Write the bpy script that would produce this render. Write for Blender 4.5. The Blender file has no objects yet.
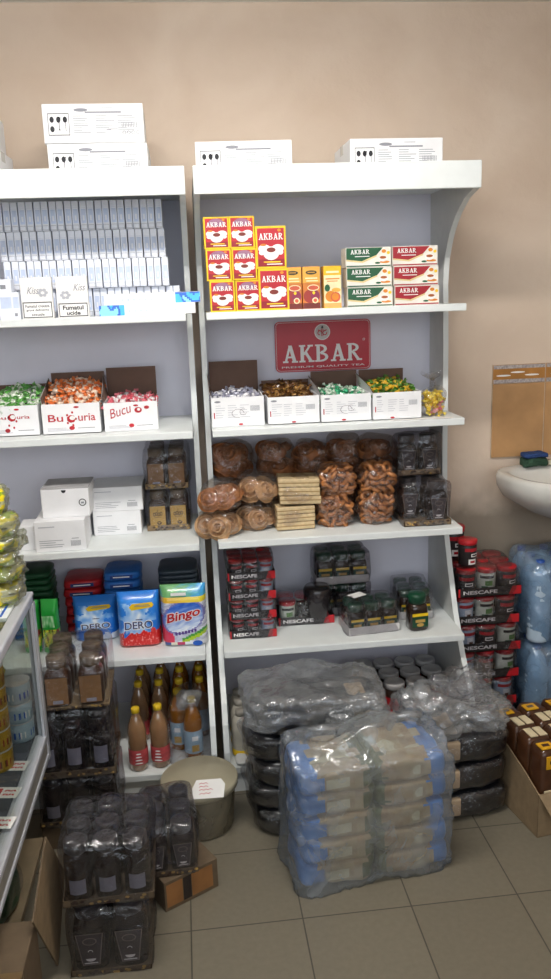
import bpy, bmesh, math, random
from mathutils import Vector, Matrix, Euler, noise
random.seed(7)
PI = math.pi
sc = bpy.context.scene
COL = sc.collection

# ------------------------------------------------------------------ camera
CAM = Vector((-0.0345, -3.1326, 1.6784)); YAW, PITCH, ROLL, FPX = map(float, (5.442, 12.921, 2.044, 820.4))
def cam_axes():
    y, p, r = (math.radians(a) for a in (YAW, PITCH, ROLL))
    F = Vector((math.sin(y)*math.cos(p), math.cos(y)*math.cos(p), -math.sin(p)))
    r0 = Vector((math.cos(y), -math.sin(y), 0)); u0 = r0.cross(F)
    return math.cos(r)*r0 - math.sin(r)*u0, math.sin(r)*r0 + math.cos(r)*u0, F
RR, UU, FF = cam_axes()
cd = bpy.data.cameras.new('camera'); cam = bpy.data.objects.new('camera', cd); COL.objects.link(cam)
cd.sensor_fit = 'VERTICAL'; cd.sensor_height = 24.0; cd.lens = 24.0*FPX/979.0; cd.clip_start = 0.05
m3 = Matrix((RR, UU, -FF)).transposed()
cam.matrix_world = Matrix.Translation(CAM) @ m3.to_4x4()
sc.camera = cam
def U(px, py, ax, val):
    """survey helper: the point of the plane X/Y/Z = val that was measured at (px, py)"""
    v = FF + RR*(px-275.5)/FPX - UU*(py-489.5)/FPX
    i = 'XYZ'.index(ax)
    return CAM + v*((val-CAM[i])/v[i])

# ------------------------------------------------------------------ materials
def lin(c):
    if isinstance(c, str):
        c = c.lstrip('#'); c = tuple(int(c[i:i+2], 16)/255 for i in (0, 2, 4))
    return tuple((x/12.92 if x <= .04045 else ((x+.055)/1.055)**2.4) for x in c)
MATS = {}
def M(name, col, rough=.55, metal=0, spec=.4, noise_amt=.12, scale=18, bump=0., trans=0., coat=0.):
    if name in MATS: return MATS[name]
    m = bpy.data.materials.new(name); m.use_nodes = True; nt = m.node_tree; b = nt.nodes['Principled BSDF']
    c = lin(col)
    b.inputs['Roughness'].default_value = rough; b.inputs['Metallic'].default_value = metal
    b.inputs['Specular IOR Level'].default_value = spec
    b.inputs['Transmission Weight'].default_value = trans
    b.inputs['Coat Weight'].default_value = coat
    tc = nt.nodes.new('ShaderNodeTexCoord'); n = nt.nodes.new('ShaderNodeTexNoise')
    n.inputs['Scale'].default_value = scale; n.inputs['Detail'].default_value = 4
    nt.links.new(tc.outputs['Object'], n.inputs['Vector'])
    r = nt.nodes.new('ShaderNodeValToRGB')
    r.color_ramp.elements[0].position = .3; r.color_ramp.elements[1].position = .7
    r.color_ramp.elements[0].color = tuple(x*(1-noise_amt) for x in c)+(1,)
    r.color_ramp.elements[1].color = tuple(min(1, x*(1+noise_amt)) for x in c)+(1,)
    nt.links.new(n.outputs['Fac'], r.inputs['Fac']); nt.links.new(r.outputs['Color'], b.inputs['Base Color'])
    if bump:
        bp = nt.nodes.new('ShaderNodeBump'); bp.inputs['Strength'].default_value = bump; bp.inputs['Distance'].default_value = .01
        nt.links.new(n.outputs['Fac'], bp.inputs['Height']); nt.links.new(bp.outputs['Normal'], b.inputs['Normal'])
    MATS[name] = m; return m
def paint_mat(name, rough, coat=0.):
    if name in MATS: return MATS[name]
    m = bpy.data.materials.new(name); m.use_nodes = True; nt = m.node_tree; b = nt.nodes['Principled BSDF']
    a = nt.nodes.new('ShaderNodeVertexColor'); a.layer_name = 'Col'
    nt.links.new(a.outputs['Color'], b.inputs['Base Color']); b.inputs['Roughness'].default_value = rough
    b.inputs['Coat Weight'].default_value = coat; b.inputs['Specular IOR Level'].default_value = .4
    MATS[name] = m; return m
def film(name, base=.06, edge=.55, tint='#ffffff', rough=.12, milk=0., milkcol='#c8cdd2', scale=25, bump=.6):
    """clear or milky plastic film: transparent with glossy reflections and a little scatter"""
    if name in MATS: return MATS[name]
    m = bpy.data.materials.new(name); m.use_nodes = True; nt = m.node_tree; N = nt.nodes; L = nt.links
    N.remove(N['Principled BSDF']); out = N['Material Output']
    tr = N.new('ShaderNodeBsdfTransparent'); tr.inputs['Color'].default_value = lin(tint)+(1,)
    gl = N.new('ShaderNodeBsdfGlossy'); gl.inputs['Roughness'].default_value = rough; gl.inputs['Color'].default_value = (.9, .9, .92, 1)
    tc = N.new('ShaderNodeTexCoord'); no = N.new('ShaderNodeTexNoise'); no.inputs['Scale'].default_value = scale
    no.inputs['Detail'].default_value = 3; no.inputs['Distortion'].default_value = 1.2
    cr = N.new('ShaderNodeTexNoise'); cr.noise_type = 'RIDGED_MULTIFRACTAL'; cr.inputs['Scale'].default_value = scale*.55; cr.inputs['Detail'].default_value = 3; cr.inputs['Distortion'].default_value = .8; L.new(tc.outputs['Object'], cr.inputs['Vector'])
    am = N.new('ShaderNodeMath'); am.operation = 'MULTIPLY_ADD'; am.inputs[1].default_value = .35; L.new(cr.outputs['Fac'], am.inputs[0]); L.new(no.outputs['Fac'], am.inputs[2])
    L.new(tc.outputs['Object'], no.inputs['Vector'])
    bp = N.new('ShaderNodeBump'); bp.inputs['Strength'].default_value = bump; bp.inputs['Distance'].default_value = .02
    L.new(am.outputs[0], bp.inputs['Height']); L.new(bp.outputs['Normal'], gl.inputs['Normal'])
    lw = N.new('ShaderNodeLayerWeight'); lw.inputs['Blend'].default_value = .25; L.new(bp.outputs['Normal'], lw.inputs['Normal'])
    mr = N.new('ShaderNodeMapRange'); mr.inputs['To Min'].default_value = base; mr.inputs['To Max'].default_value = edge
    L.new(lw.outputs['Facing'], mr.inputs['Value'])
    mx = N.new('ShaderNodeMixShader'); L.new(mr.outputs['Result'], mx.inputs['Fac'])
    src = tr
    if milk:
        df = N.new('ShaderNodeBsdfDiffuse'); df.inputs['Color'].default_value = lin(milkcol)+(1,)
        tl = N.new('ShaderNodeBsdfTranslucent'); tl.inputs['Color'].default_value = lin(milkcol)+(1,)
        m2 = N.new('ShaderNodeMixShader'); m2.inputs['Fac'].default_value = .4; L.new(df.outputs[0], m2.inputs[1]); L.new(tl.outputs[0], m2.inputs[2])
        m1 = N.new('ShaderNodeMixShader')
        mk = N.new('ShaderNodeMapRange'); mk.inputs['From Min'].default_value = .3; mk.inputs['From Max'].default_value = .7
        mk.inputs['To Min'].default_value = milk*.6; mk.inputs['To Max'].default_value = min(1, milk*1.4)
        L.new(no.outputs['Fac'], mk.inputs['Value']); L.new(mk.outputs['Result'], m1.inputs['Fac'])
        L.new(tr.outputs[0], m1.inputs[1]); L.new(m2.outputs[0], m1.inputs[2]); src = m1
    L.new(src.outputs[0], mx.inputs[1]); L.new(gl.outputs[0], mx.inputs[2]); L.new(mx.outputs[0], out.inputs['Surface'])
    MATS[name] = m; return m

PAINT = paint_mat('printed_card', .45); PAINTG = paint_mat('printed_foil', .28, .3)
WHITE = M('white_shelf_paint', '#e3e7e6', .45, noise_amt=.03)
PANEL = M('side_panel_grey', '#cfd0cd', .5, noise_amt=.04)
BACK = M('back_panel_lavender', '#e6e5f1', .6, noise_amt=.03, scale=6)
CARD = M('white_carton', '#eeeef0', .6, noise_amt=.03)
CARDIN = M('brown_board', '#6d564b', .85, noise_amt=.1)
KRAFT = M('kraft_board', '#8b765a', .85, noise_amt=.12, scale=30)
KRAFTD = M('dark_kraft_board', '#62523f', .85, noise_amt=.12, scale=30)
INK = M('black_ink', '#2b2b30', .7, noise_amt=.02); INKG = M('grey_ink', '#8d8e96', .7, noise_amt=.02); INKL = M('pale_ink', '#b9bac2', .7, noise_amt=.02)
RED = M('red_print', '#b5202c', .4, noise_amt=.05); WHT = M('white_print', '#f2f0ee', .5, noise_amt=.02)
YEL = M('yellow_print', '#f0c722', .45, noise_amt=.05); GRN = M('green_print', '#1f5a34', .45, noise_amt=.05); BLU = M('blue_print', '#2058b4', .45, noise_amt=.05)
GOLD = M('gold_label', '#bd9850', .4, noise_amt=.1); NAVY = M('navy_print', '#1c2a66', .45); ORG = M('orange_print', '#d9862a', .45)
PAPER = M('paper_tag', '#e9e6e2', .8, noise_amt=.02); REDINK = M('red_ink', '#c33a40', .7)
COFFEE = M('coffee_brown', '#3a2216', .3, noise_amt=.15, scale=60, coat=.5)
DARKGLASS = M('dark_jar', '#231a1b', .18, noise_amt=.1, coat=.6)
BROWNCAP = M('brown_cap', '#5b4a38', .4, noise_amt=.05); DARKCAP = M('dark_cap', '#3e3a3c', .35); REDLID = M('red_lid', '#b8222a', .3, noise_amt=.04)
GREENLID = M('dark_green_lid', '#14402c', .3); STEEL = M('tin_lid', '#bdbbbb', .35, metal=.1, noise_amt=.03)
BLACKTRAY = M('black_tray', '#2a2728', .5, noise_amt=.08)
ALU = M('aluminium_profile', '#c9cbd2', .35, metal=.35, noise_amt=.04)
CLEAR = film('clear_film', .05, .5, '#f4f4f6'); SHRINK = film('shrink_film', .05, .42, '#dcdadd', .16, milk=.03, milkcol='#8d8f98')
MILKY = film('milky_film', .08, .45, '#eef0f2', .2, milk=.24, milkcol='#d9dcde', scale=14)
BLUEFILM = film('blue_film', .12, .6, '#d9e9f6', .14, milk=.36, milkcol='#b4d2ee', scale=12)
BAGFILM = film('pastry_film', .05, .5, '#f3eee9', .12, milk=.04, milkcol='#d9cfc6', scale=30)
GLASS = film('counter_glass', .03, .3, '#f5f8f6', .03, bump=0)

# ------------------------------------------------------------------ mesh builder
TXT = {}
def text_geo(s, bold):
    k = (s, bold)
    if k not in TXT:
        cu = bpy.data.curves.new('t', 'FONT'); cu.body = s; cu.size = 1; cu.offset = bold; cu.resolution_u = 3
        ob = bpy.data.objects.new('t', cu); COL.objects.link(ob)
        me = ob.evaluated_get(bpy.context.evaluated_depsgraph_get()).to_mesh()
        vs = [v.co.copy() for v in me.vertices]; fs = [tuple(p.vertices) for p in me.polygons]
        bpy.data.objects.remove(ob); bpy.data.curves.remove(cu)
        x0 = min(v.x for v in vs); x1 = max(v.x for v in vs); y0 = min(v.y for v in vs); y1 = max(v.y for v in vs)
        TXT[k] = ([((v.x-x0)/(x1-x0), (v.y-y0)/(y1-y0)) for v in vs], fs)
    return TXT[k]
class MB:
    def __init__(s):
        s.bm = bmesh.new(); s.mats = []; s.cl = s.bm.loops.layers.float_color.new('Col'); s.xf = Matrix()
    def mi(s, m):
        if m not in s.mats: s.mats.append(m)
        return s.mats.index(m)
    def face(s, pts, m, col=None, smooth=False):
        f = s.bm.faces.new([s.bm.verts.new(s.xf @ Vector(p)) for p in pts]); f.material_index = s.mi(m); f.smooth = smooth
        if col is not None:
            for l in f.loops: l[s.cl] = col
        return f
    def add(s, tmp, m, smooth=False):
        i = s.mi(m); mp = {}
        for v in tmp.verts: mp[v] = s.bm.verts.new(s.xf @ v.co)
        for f in tmp.faces:
            try: g = s.bm.faces.new([mp[v] for v in f.verts])
            except ValueError: continue
            g.material_index = i; g.smooth = smooth
        tmp.free(); return s
    def mesh(s, vs, fs, m, smooth=True):
        i = s.mi(m); q = [s.bm.verts.new(s.xf @ Vector(v)) for v in vs]
        for f in fs:
            try: g = s.bm.faces.new([q[k] for k in f])
            except ValueError: continue
            g.material_index = i; g.smooth = smooth
        return s
    def box(s, x0, x1, y0, y1, z0, z1, m, bev=0, seg=2):
        t = bmesh.new(); bmesh.ops.create_cube(t, size=1)
        for v in t.verts: v.co = Vector(((x0+x1)/2+v.co.x*(x1-x0), (y0+y1)/2+v.co.y*(y1-y0), (z0+z1)/2+v.co.z*(z1-z0)))
        if bev: bmesh.ops.bevel(t, geom=t.edges[:], offset=bev, segments=seg, affect='EDGES', profile=.5)
        return s.add(t, m, False)
    def rect(s, x0, x1, z0, z1, y, m): s.face([(x0, y, z0), (x1, y, z0), (x1, y, z1), (x0, y, z1)], m); return s
    def ell(s, cx, cz, rx, rz, y, m, n=20, a0=0, a1=2*PI):
        s.face([(cx+rx*math.cos(a0+(a1-a0)*k/n), y, cz+rz*math.sin(a0+(a1-a0)*k/n)) for k in range(n if a1-a0 > 6.2 else n+1)], m); return s
    def poly(s, pts, y, m): s.face([(p[0], y, p[1]) for p in pts], m); return s
    def ring(s, cx, cz, r0, r1, y, m, n=20, a0=0, a1=2*PI, sq=1):
        for k in range(n):
            a, b = a0+(a1-a0)*k/n, a0+(a1-a0)*(k+1)/n
            s.face([(cx+r*math.cos(t), y, cz+sq*r*math.sin(t)) for r, t in ((r0, a), (r1, a), (r1, b), (r0, b))], m)
        return s
    def text(s, st, x0, x1, z0, z1, y, m, bold=.012, skew=0, rise=0):
        vs, fs = text_geo(st, bold)
        return s.mesh([(x0+(x1-x0)*u+skew*v*(z1-z0), y, z0+(z1-z0)*v+rise*u) for u, v in vs], fs, m, False)
    def top_text(s, st, x0, x1, y0, y1, z, m, bold=.012):
        vs, fs = text_geo(st, bold)
        return s.mesh([(x0+(x1-x0)*u, y0+(y1-y0)*v, z) for u, v in vs], fs, m, False)
    def lathe(s, prof, m, n=20, c=(0, 0, 0), smooth=True, cap=True, sq=0):
        vs = []; fs = []
        for r, z in prof:
            for k in range(n):
                a = 2*PI*k/n; q = 1.0
                if sq: q = 1/((abs(math.cos(a))**sq+abs(math.sin(a))**sq)**(1/sq))
                vs.append((c[0]+r*q*math.cos(a), c[1]+r*q*math.sin(a), c[2]+z))
        for i in range(len(prof)-1):
            for k in range(n): fs.append((i*n+k, i*n+(k+1) % n, (i+1)*n+(k+1) % n, (i+1)*n+k))
        if cap: fs.append(tuple(reversed(range(n)))); fs.append(tuple((len(prof)-1)*n+k for k in range(n)))
        return s.mesh(vs, fs, m, smooth)
    def cyl(s, c, r, h, m, n=20, bev=.003):
        return s.lathe([(r-bev, 0), (r, bev), (r, h-bev), (r-bev, h)], m, n, c)
    def tube(s, pts, r, m, n=8):
        vs = []; fs = []; pts = [Vector(p) for p in pts]
        for i, p in enumerate(pts):
            d = (pts[min(i+1, len(pts)-1)]-pts[max(i-1, 0)]).normalized()
            a = d.orthogonal().normalized(); b = d.cross(a)
            for k in range(n): vs.append(p+(a*math.cos(2*PI*k/n)+b*math.sin(2*PI*k/n))*r)
        for i in range(len(pts)-1):
            for k in range(n): fs.append((i*n+k, i*n+(k+1) % n, (i+1)*n+(k+1) % n, (i+1)*n+k))
        fs.append(tuple(reversed(range(n)))); fs.append(tuple((len(pts)-1)*n+k for k in range(n)))
        return s.mesh(vs, fs, m)
    def torus(s, c, R, r, m, ax=(0, 0, 1), n=14, k=7, wob=0):
        q = Vector((0, 0, 1)).rotation_difference(Vector(ax)); vs = []; fs = []
        for i in range(n):
            a = 2*PI*i/n; rr = r*(1+wob*math.sin(a*3))
            for j in range(k):
                b = 2*PI*j/k
                vs.append(Vector(c)+q @ Vector(((R+rr*math.cos(b))*math.cos(a), (R+rr*math.cos(b))*math.sin(a), rr*math.sin(b))))
        for i in range(n):
            for j in range(k): fs.append((i*k+j, ((i+1) % n)*k+j, ((i+1) % n)*k+(j+1) % k, i*k+(j+1) % k))
        return s.mesh(vs, fs, m)
    def blob(s, sx, sy, sz, m, p=5, cuts=7, amp=.006, fr=9, seed=0, c=(0, 0, 0), fn=None, flat=False, crinkle=0):
        t = bmesh.new(); bmesh.ops.create_cube(t, size=2); bmesh.ops.subdivide_edges(t, edges=t.edges[:], cuts=cuts, use_grid_fill=True)
        for v in t.verts:
            x, y, z = v.co; q = (abs(x)**p+abs(y)**p+abs(z)**p)**(1/p); d = v.co/q
            if flat and z < 0: q = (abs(x)**p+abs(y)**p)**(1/p); d = Vector((x/q, y/q, z)) if q > .35 else Vector((x, y, z))
            if flat and z < 0 and z == -1: d = Vector((x*max(abs(x), abs(y))/max(q, 1e-6), y*max(abs(x), abs(y))/max(q, 1e-6), -1)) if q else Vector((0, 0, -1))
            w = Vector((d.x*sx/2, d.y*sy/2, d.z*sz/2+sz/2))
            if fn: w = fn(w)
            w += d*amp*noise.noise(w*fr+Vector((seed*7.3, seed*3.1, seed)))*2
            if crinkle: q_ = w*fr*2.6+Vector((seed, seed*2.7, 0)); w += d*crinkle*(.5-1.6*abs(noise.noise(q_))+.8*noise.noise(q_*2.3))
            w.z = max(w.z, 0)
            v.co = w+Vector(c)
        return s.add(t, m, True)
    def paint(s, fn, org, ux, uz, nu, nv, mat, disp=None, nrm=(0, -1, 0)):
        org = Vector(org); ux = Vector(ux); uz = Vector(uz); nrm = Vector(nrm)
        P = [[s.bm.verts.new(s.xf @ (org+ux*(i/nu)+uz*(j/nv)+(nrm*disp(i/nu, j/nv) if disp else Vector((0, 0, 0))))) for i in range(nu+1)] for j in range(nv+1)]
        mi = s.mi(mat)
        for j in range(nv):
            for i in range(nu):
                f = s.bm.faces.new((P[j][i], P[j][i+1], P[j+1][i+1], P[j+1][i])); f.material_index = mi; f.smooth = disp is not None
                c = lin(fn((i+.5)/nu, (j+.5)/nv))+(1,)
                for l in f.loops: l[s.cl] = c
        return s
    def data(s, name):
        me = bpy.data.meshes.new(name); s.bm.to_mesh(me); s.bm.free()
        for m in s.mats: me.materials.append(m)
        return me
    def build(s, name, parent=None, loc=(0, 0, 0), rz=0, label=None):
        o = bpy.data.objects.new(name, s.data(name)); COL.objects.link(o); o.location = loc; o.rotation_euler = (0, 0, rz)
        if parent: o.parent = parent
        if label: o['label'] = label
        return o
def tag(o, label, cat, group=None, kind=None):
    o['label'] = label; o['category'] = cat
    if group: o['group'] = group
    if kind: o['kind'] = kind
    return o
def thing(name, label, cat, loc=(0, 0, 0), rz=0, group=None):
    o = bpy.data.objects.new(name, None); COL.objects.link(o); o.empty_display_size = .05
    o.location = loc; o.rotation_euler = (0, 0, rz)
    return tag(o, label, cat, group)
def struct(mb, name, parent=None):
    o = mb.build(name, parent)
    if not parent: o['kind'] = 'structure'
    return o
KIDS = {}
def dup(root, loc, rz=0, label=None, group=None, rot=None):
    def cp(o, par):
        c = o.copy(); COL.objects.link(c)
        if par: c.parent = par
        for k in o.children: cp(k, c)
        return c
    r = cp(root, None); r.location = loc; r.rotation_euler = rot if rot else (0, 0, rz)
    if label: r['label'] = label
    if group: r['group'] = group
    return r
PROTO = {}
def place(key, make, label, loc, rz=0, group=None, rot=None):
    """the first call builds the thing, later calls copy it with all its parts"""
    if key not in PROTO:
        r = make(); PROTO[key] = r; r.location = loc; r.rotation_euler = rot if rot else (0, 0, rz); r['label'] = label
        if group: r['group'] = group
        return r
    return dup(PROTO[key], loc, rz, label, group, rot)
ORD = 'first second third fourth fifth sixth seventh eighth ninth tenth eleventh twelfth thirteenth fourteenth fifteenth sixteenth seventeenth eighteenth nineteenth twentieth'.split()
def nth(i): return ORD[i] if i < 20 else ['twenty-first', 'twenty-second', 'twenty-third', 'twenty-fourth', 'twenty-fifth', 'twenty-sixth', 'twenty-seventh', 'twenty-eighth', 'twenty-ninth', 'thirtieth'][i-20]
def slab_akbar(mb, x0, x1, z0, z1, y, m, simple=False):
    """AKBAR in slab-serif capitals"""
    H = z1-z0; W = x1-x0; cw = W/5.15; w = .2*cw; sf = .1*H
    Y = [y]
    def st(ax, az, bx, bz, ww, ox):
        Y[0] -= .00006; y = Y[0]
        mb.poly([(ox+ax*cw-ww/2, z0+az*H), (ox+ax*cw+ww/2, z0+az*H), (ox+bx*cw+ww/2, z0+bz*H), (ox+bx*cw-ww/2, z0+bz*H)], y, m)
    def bar(a, b, z, ox, h=sf):
        Y[0] -= .00006; y = Y[0]
        mb.rect(ox+a*cw, ox+b*cw, z0+z*H-h/2, z0+z*H+h/2, y, m)
    def bowl(ax, zc, rz, rx, ox):
        n = 8; Y[0] -= .00006; y = Y[0]
        for k in range(n):
            a, b = -PI/2+PI*k/n, -PI/2+PI*(k+1)/n
            mb.poly([(ox+(ax+math.cos(t)*rx)*cw if q == 1 else ox+ax*cw+math.cos(t)*(rx*cw-w*1.0), z0+zc*H+math.sin(t)*(rz*H if q == 1 else rz*H-w*.62)) for t, q in ((a, 0), (a, 1), (b, 1), (b, 0))], y, m)
    for i, ch in enumerate('AKBAR'):
        ox = x0+i*W/5+.02*cw
        if ch == 'A':
            st(.2, 0, .5, 1, w*.75, ox); st(.8, 0, .5, 1, w*1.15, ox); bar(.3, .72, .32, ox); bar(.03, .38, .05, ox); bar(.6, 1.0, .05, ox)
        if ch == 'K':
            st(.25, 0, .25, 1, w*1.1, ox); st(.34, .42, .76, .96, w*.8, ox); st(.46, .58, .84, .02, w*1.1, ox)
            bar(.05, .45, .05, ox); bar(.05, .45, .95, ox); bar(.6, .95, .95, ox); bar(.65, 1.03, .05, ox)
        if ch in 'BR':
            st(.25, 0, .25, 1, w*1.1, ox); bar(.05, .4, .05, ox); bar(.05, .5, .955, ox, sf*.9)
            bowl(.42, .75, .25, .4, ox)
            bar(.2, .45, .955, ox, sf*.9); bar(.2, .45, .52, ox, sf*.9)
            if ch == 'B': bowl(.42, .27, .27, .48, ox); bar(.2, .45, .045, ox, sf*.9)
            else: st(.45, .5, .82, .02, w*1.1, ox); bar(.68, 1.03, .05, ox)

# ------------------------------------------------------------------ the room
WY = .04
def wall_material():
    m = bpy.data.materials.new('peach_wall_paint'); m.use_nodes = True; nt = m.node_tree; N = nt.nodes; L = nt.links; b = N['Principled BSDF']
    b.inputs['Roughness'].default_value = .75
    tc = N.new('ShaderNodeTexCoord'); n1 = N.new('ShaderNodeTexNoise'); n1.inputs['Scale'].default_value = 3.2; n1.inputs['Detail'].default_value = 7; n1.inputs['Distortion'].default_value = .6
    L.new(tc.outputs['Object'], n1.inputs['Vector'])
    r = N.new('ShaderNodeValToRGB'); r.color_ramp.elements[0].position = .3; r.color_ramp.elements[1].position = .72
    r.color_ramp.elements[0].color = lin('#d5c0ac')+(1,); r.color_ramp.elements[1].color = lin('#e1cfbd')+(1,)
    L.new(n1.outputs['Fac'], r.inputs['Fac'])
    # bare plaster patches low on the wall
    sep = N.new('ShaderNodeSeparateXYZ'); L.new(tc.outputs['Object'], sep.inputs['Vector'])
    n2 = N.new('ShaderNodeTexNoise'); n2.inputs['Scale'].default_value = 5; n2.inputs['Detail'].default_value = 5; L.new(tc.outputs['Object'], n2.inputs['Vector'])
    mr = N.new('ShaderNodeMapRange'); mr.inputs['From Min'].default_value = 1.05; mr.inputs['From Max'].default_value = .72; L.new(sep.outputs['Z'], mr.inputs['Value'])
    mul = N.new('ShaderNodeMath'); mul.operation = 'MULTIPLY'; L.new(mr.outputs['Result'], mul.inputs[0]); L.new(n2.outputs['Fac'], mul.inputs[1])
    rr = N.new('ShaderNodeValToRGB'); rr.color_ramp.elements[0].position = .2; rr.color_ramp.elements[1].position = .42; L.new(mul.outputs[0], rr.inputs['Fac'])
    mx = N.new('ShaderNodeMix'); mx.data_type = 'RGBA'; mx.inputs['B'].default_value = lin('#a39584')+(1,)
    L.new(rr.outputs['Color'], mx.inputs['Factor']); L.new(r.outputs['Color'], mx.inputs['A']); L.new(mx.outputs['Result'], b.inputs['Base Color'])
    n3 = N.new('ShaderNodeTexNoise'); n3.inputs['Scale'].default_value = 30; n3.inputs['Detail'].default_value = 5; L.new(tc.outputs['Object'], n3.inputs['Vector'])
    bp = N.new('ShaderNodeBump'); bp.inputs['Strength'].default_value = .25; bp.inputs['Distance'].default_value = .01
    ad = N.new('ShaderNodeMath'); L.new(n1.outputs['Fac'], ad.inputs[0]); L.new(n3.outputs['Fac'], ad.inputs[1]); L.new(ad.outputs[0], bp.inputs['Height']); L.new(bp.outputs['Normal'], b.inputs['Normal'])
    return m
def tile_material():
    m = bpy.data.materials.new('floor_tiles'); m.use_nodes = True; nt = m.node_tree; N = nt.nodes; L = nt.links; b = N['Principled BSDF']
    b.inputs['Roughness'].default_value = .38; b.inputs['Specular IOR Level'].default_value = .35
    tc = N.new('ShaderNodeTexCoord'); mp = N.new('ShaderNodeMapping'); mp.vector_type = 'TEXTURE'
    mp.inputs['Location'].default_value = (-.125, -1.1866, 0); mp.inputs['Rotation'].default_value = (0, 0, math.radians(.574))
    L.new(tc.outputs['Object'], mp.inputs['Vector'])
    br = N.new('ShaderNodeTexBrick'); br.offset = 0; br.squash = 1
    for k, v in (('Scale', 1), ('Mortar Size', .0022), ('Mortar Smooth', .2), ('Bias', 0), ('Brick Width', .31), ('Row Height', .31)): br.inputs[k].default_value = v
    br.inputs['Color1'].default_value = lin('#756e5f')+(1,); br.inputs['Color2'].default_value = lin('#70695a')+(1,); br.inputs['Mortar'].default_value = lin('#474339')+(1,)
    L.new(mp.outputs['Vector'], br.inputs['Vector'])
    no = N.new('ShaderNodeTexNoise'); no.inputs['Scale'].default_value = 60; no.inputs['Detail'].default_value = 6; L.new(tc.outputs['Object'], no.inputs['Vector'])
    mr = N.new('ShaderNodeMapRange'); mr.inputs['To Min'].default_value = .85; mr.inputs['To Max'].default_value = 1.12; L.new(no.outputs['Fac'], mr.inputs['Value'])
    mx = N.new('ShaderNodeMix'); mx.data_type = 'RGBA'; mx.blend_type = 'MULTIPLY'; mx.inputs['Factor'].default_value = 1
    L.new(br.outputs['Color'], mx.inputs['A']); L.new(mr.outputs['Result'], mx.inputs['B']); L.new(mx.outputs['Result'], b.inputs['Base Color'])
    return m
TILE = tile_material(); WALL = wall_material()
b = MB(); b.box(-2.6, 2.3, -4.6, .16, -.1, 0, TILE); struct(b, 'floor')
b = MB(); b.box(-2.6, 2.3, WY, .16, 0, 2.702, WALL); struct(b, 'wall_back')
b = MB(); b.box(-2.6, 2.3, -4.6, .16, 2.702, 2.8, M('ceiling_paint', '#e8e6e2', .8, noise_amt=.03)); struct(b, 'ceiling')
b = MB(); b.box(-2.6, 2.3, -4.7, -4.6, 0, 1.2, WALL); b.box(-2.6, -2.2, -4.7, -4.6, 1.2, 2.702, WALL); b.box(1.9, 2.3, -4.7, -4.6, 1.2, 2.702, WALL); b.box(-2.2, 1.9, -4.7, -4.6, 2.6, 2.702, WALL); struct(b, 'wall_front_added')  # unseen, added to limit frontal fill; high sill keeps the low shelves darker
b = MB(); [b.box(x-.03, x+.03, -4.68, -4.62, 1.2, 2.6, WHITE) for x in (-2.17, -.8, .5, 1.87)]; b.box(-2.2, 1.9, -4.68, -4.62, 1.2, 1.26, WHITE); b.box(-2.2, 1.9, -4.68, -4.62, 2.54, 2.6, WHITE); struct(b, 'window_added_1')  # unseen window frame, added around the fill-light opening
b = MB(); b.box(2.2, 2.3, -4.6, WY, 0, 2.702, WALL); struct(b, 'wall_right')
b = MB(); b.box(-2.6, -2.5, -4.6, WY, 0, 2.702, WALL); struct(b, 'wall_left')
# tiled splash-back by the sink
TANT = M('tan_wall_tile', '#b98f62', .35, noise_amt=.14, scale=9); GROUT = M('grout', '#c9b7a0', .8)
BORD = M('border_tile', '#b07a3c', .35, noise_amt=.2, scale=14); BORDG = M('border_grey', '#a9a1a0', .5, noise_amt=.35, scale=130)
SPX0, SPX1, SPZ0, SPZ1 = 1.147, 1.88, 1.03, 1.402
b = MB(); b.box(SPX0, SPX1, WY-.008, WY, SPZ0, SPZ1, GROUT)
x = SPX0
for w in (.216, .25, .25):
    b.box(x+.001, x+w-.002, WY-.011, WY-.006, SPZ0, SPZ1-.076, TANT, .001)
    b.box(x+.001, x+w-.002, WY-.011, WY-.006, SPZ1-.074, SPZ1-.001, BORD, .001)
    b.rect(x+.002, x+w-.003, SPZ1-.073, SPZ1-.058, WY-.0116, BORDG); b.rect(x+.002, x+w-.003, SPZ1-.016, SPZ1-.002, WY-.0116, BORDG)
    for k in range(3): b.ell(x+w*(.2+.27*k), SPZ1-.037+(.006 if k % 2 else -.006), .03, .0035, WY-.0116, WHT)
    x += w+.001
t_ = struct(b, 'trim_1')
LAMPT = bpy.data.materials.new('lamp_tube'); LAMPT.use_nodes = True; _b = LAMPT.node_tree.nodes['Principled BSDF']; _b.inputs['Emission Color'].default_value = (1, .965, .91, 1); _b.inputs['Emission Strength'].default_value = 42
# ceiling lamp that lights the room
lt = thing('ceiling_lamp', 'long fluorescent ceiling lamp fitted over the shop floor', 'lamp', (.0, -1.45, 2.702))
b = MB(); b.box(-.65, .65, -.09, .09, -.05, 0, WHITE, .008); b.build('housing', lt)
for yy in (-.045, .045): b = MB(); b.tube([(-.6, yy, -.068), (.6, yy, -.068)], .013, LAMPT); b.build('tube', lt)
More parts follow.
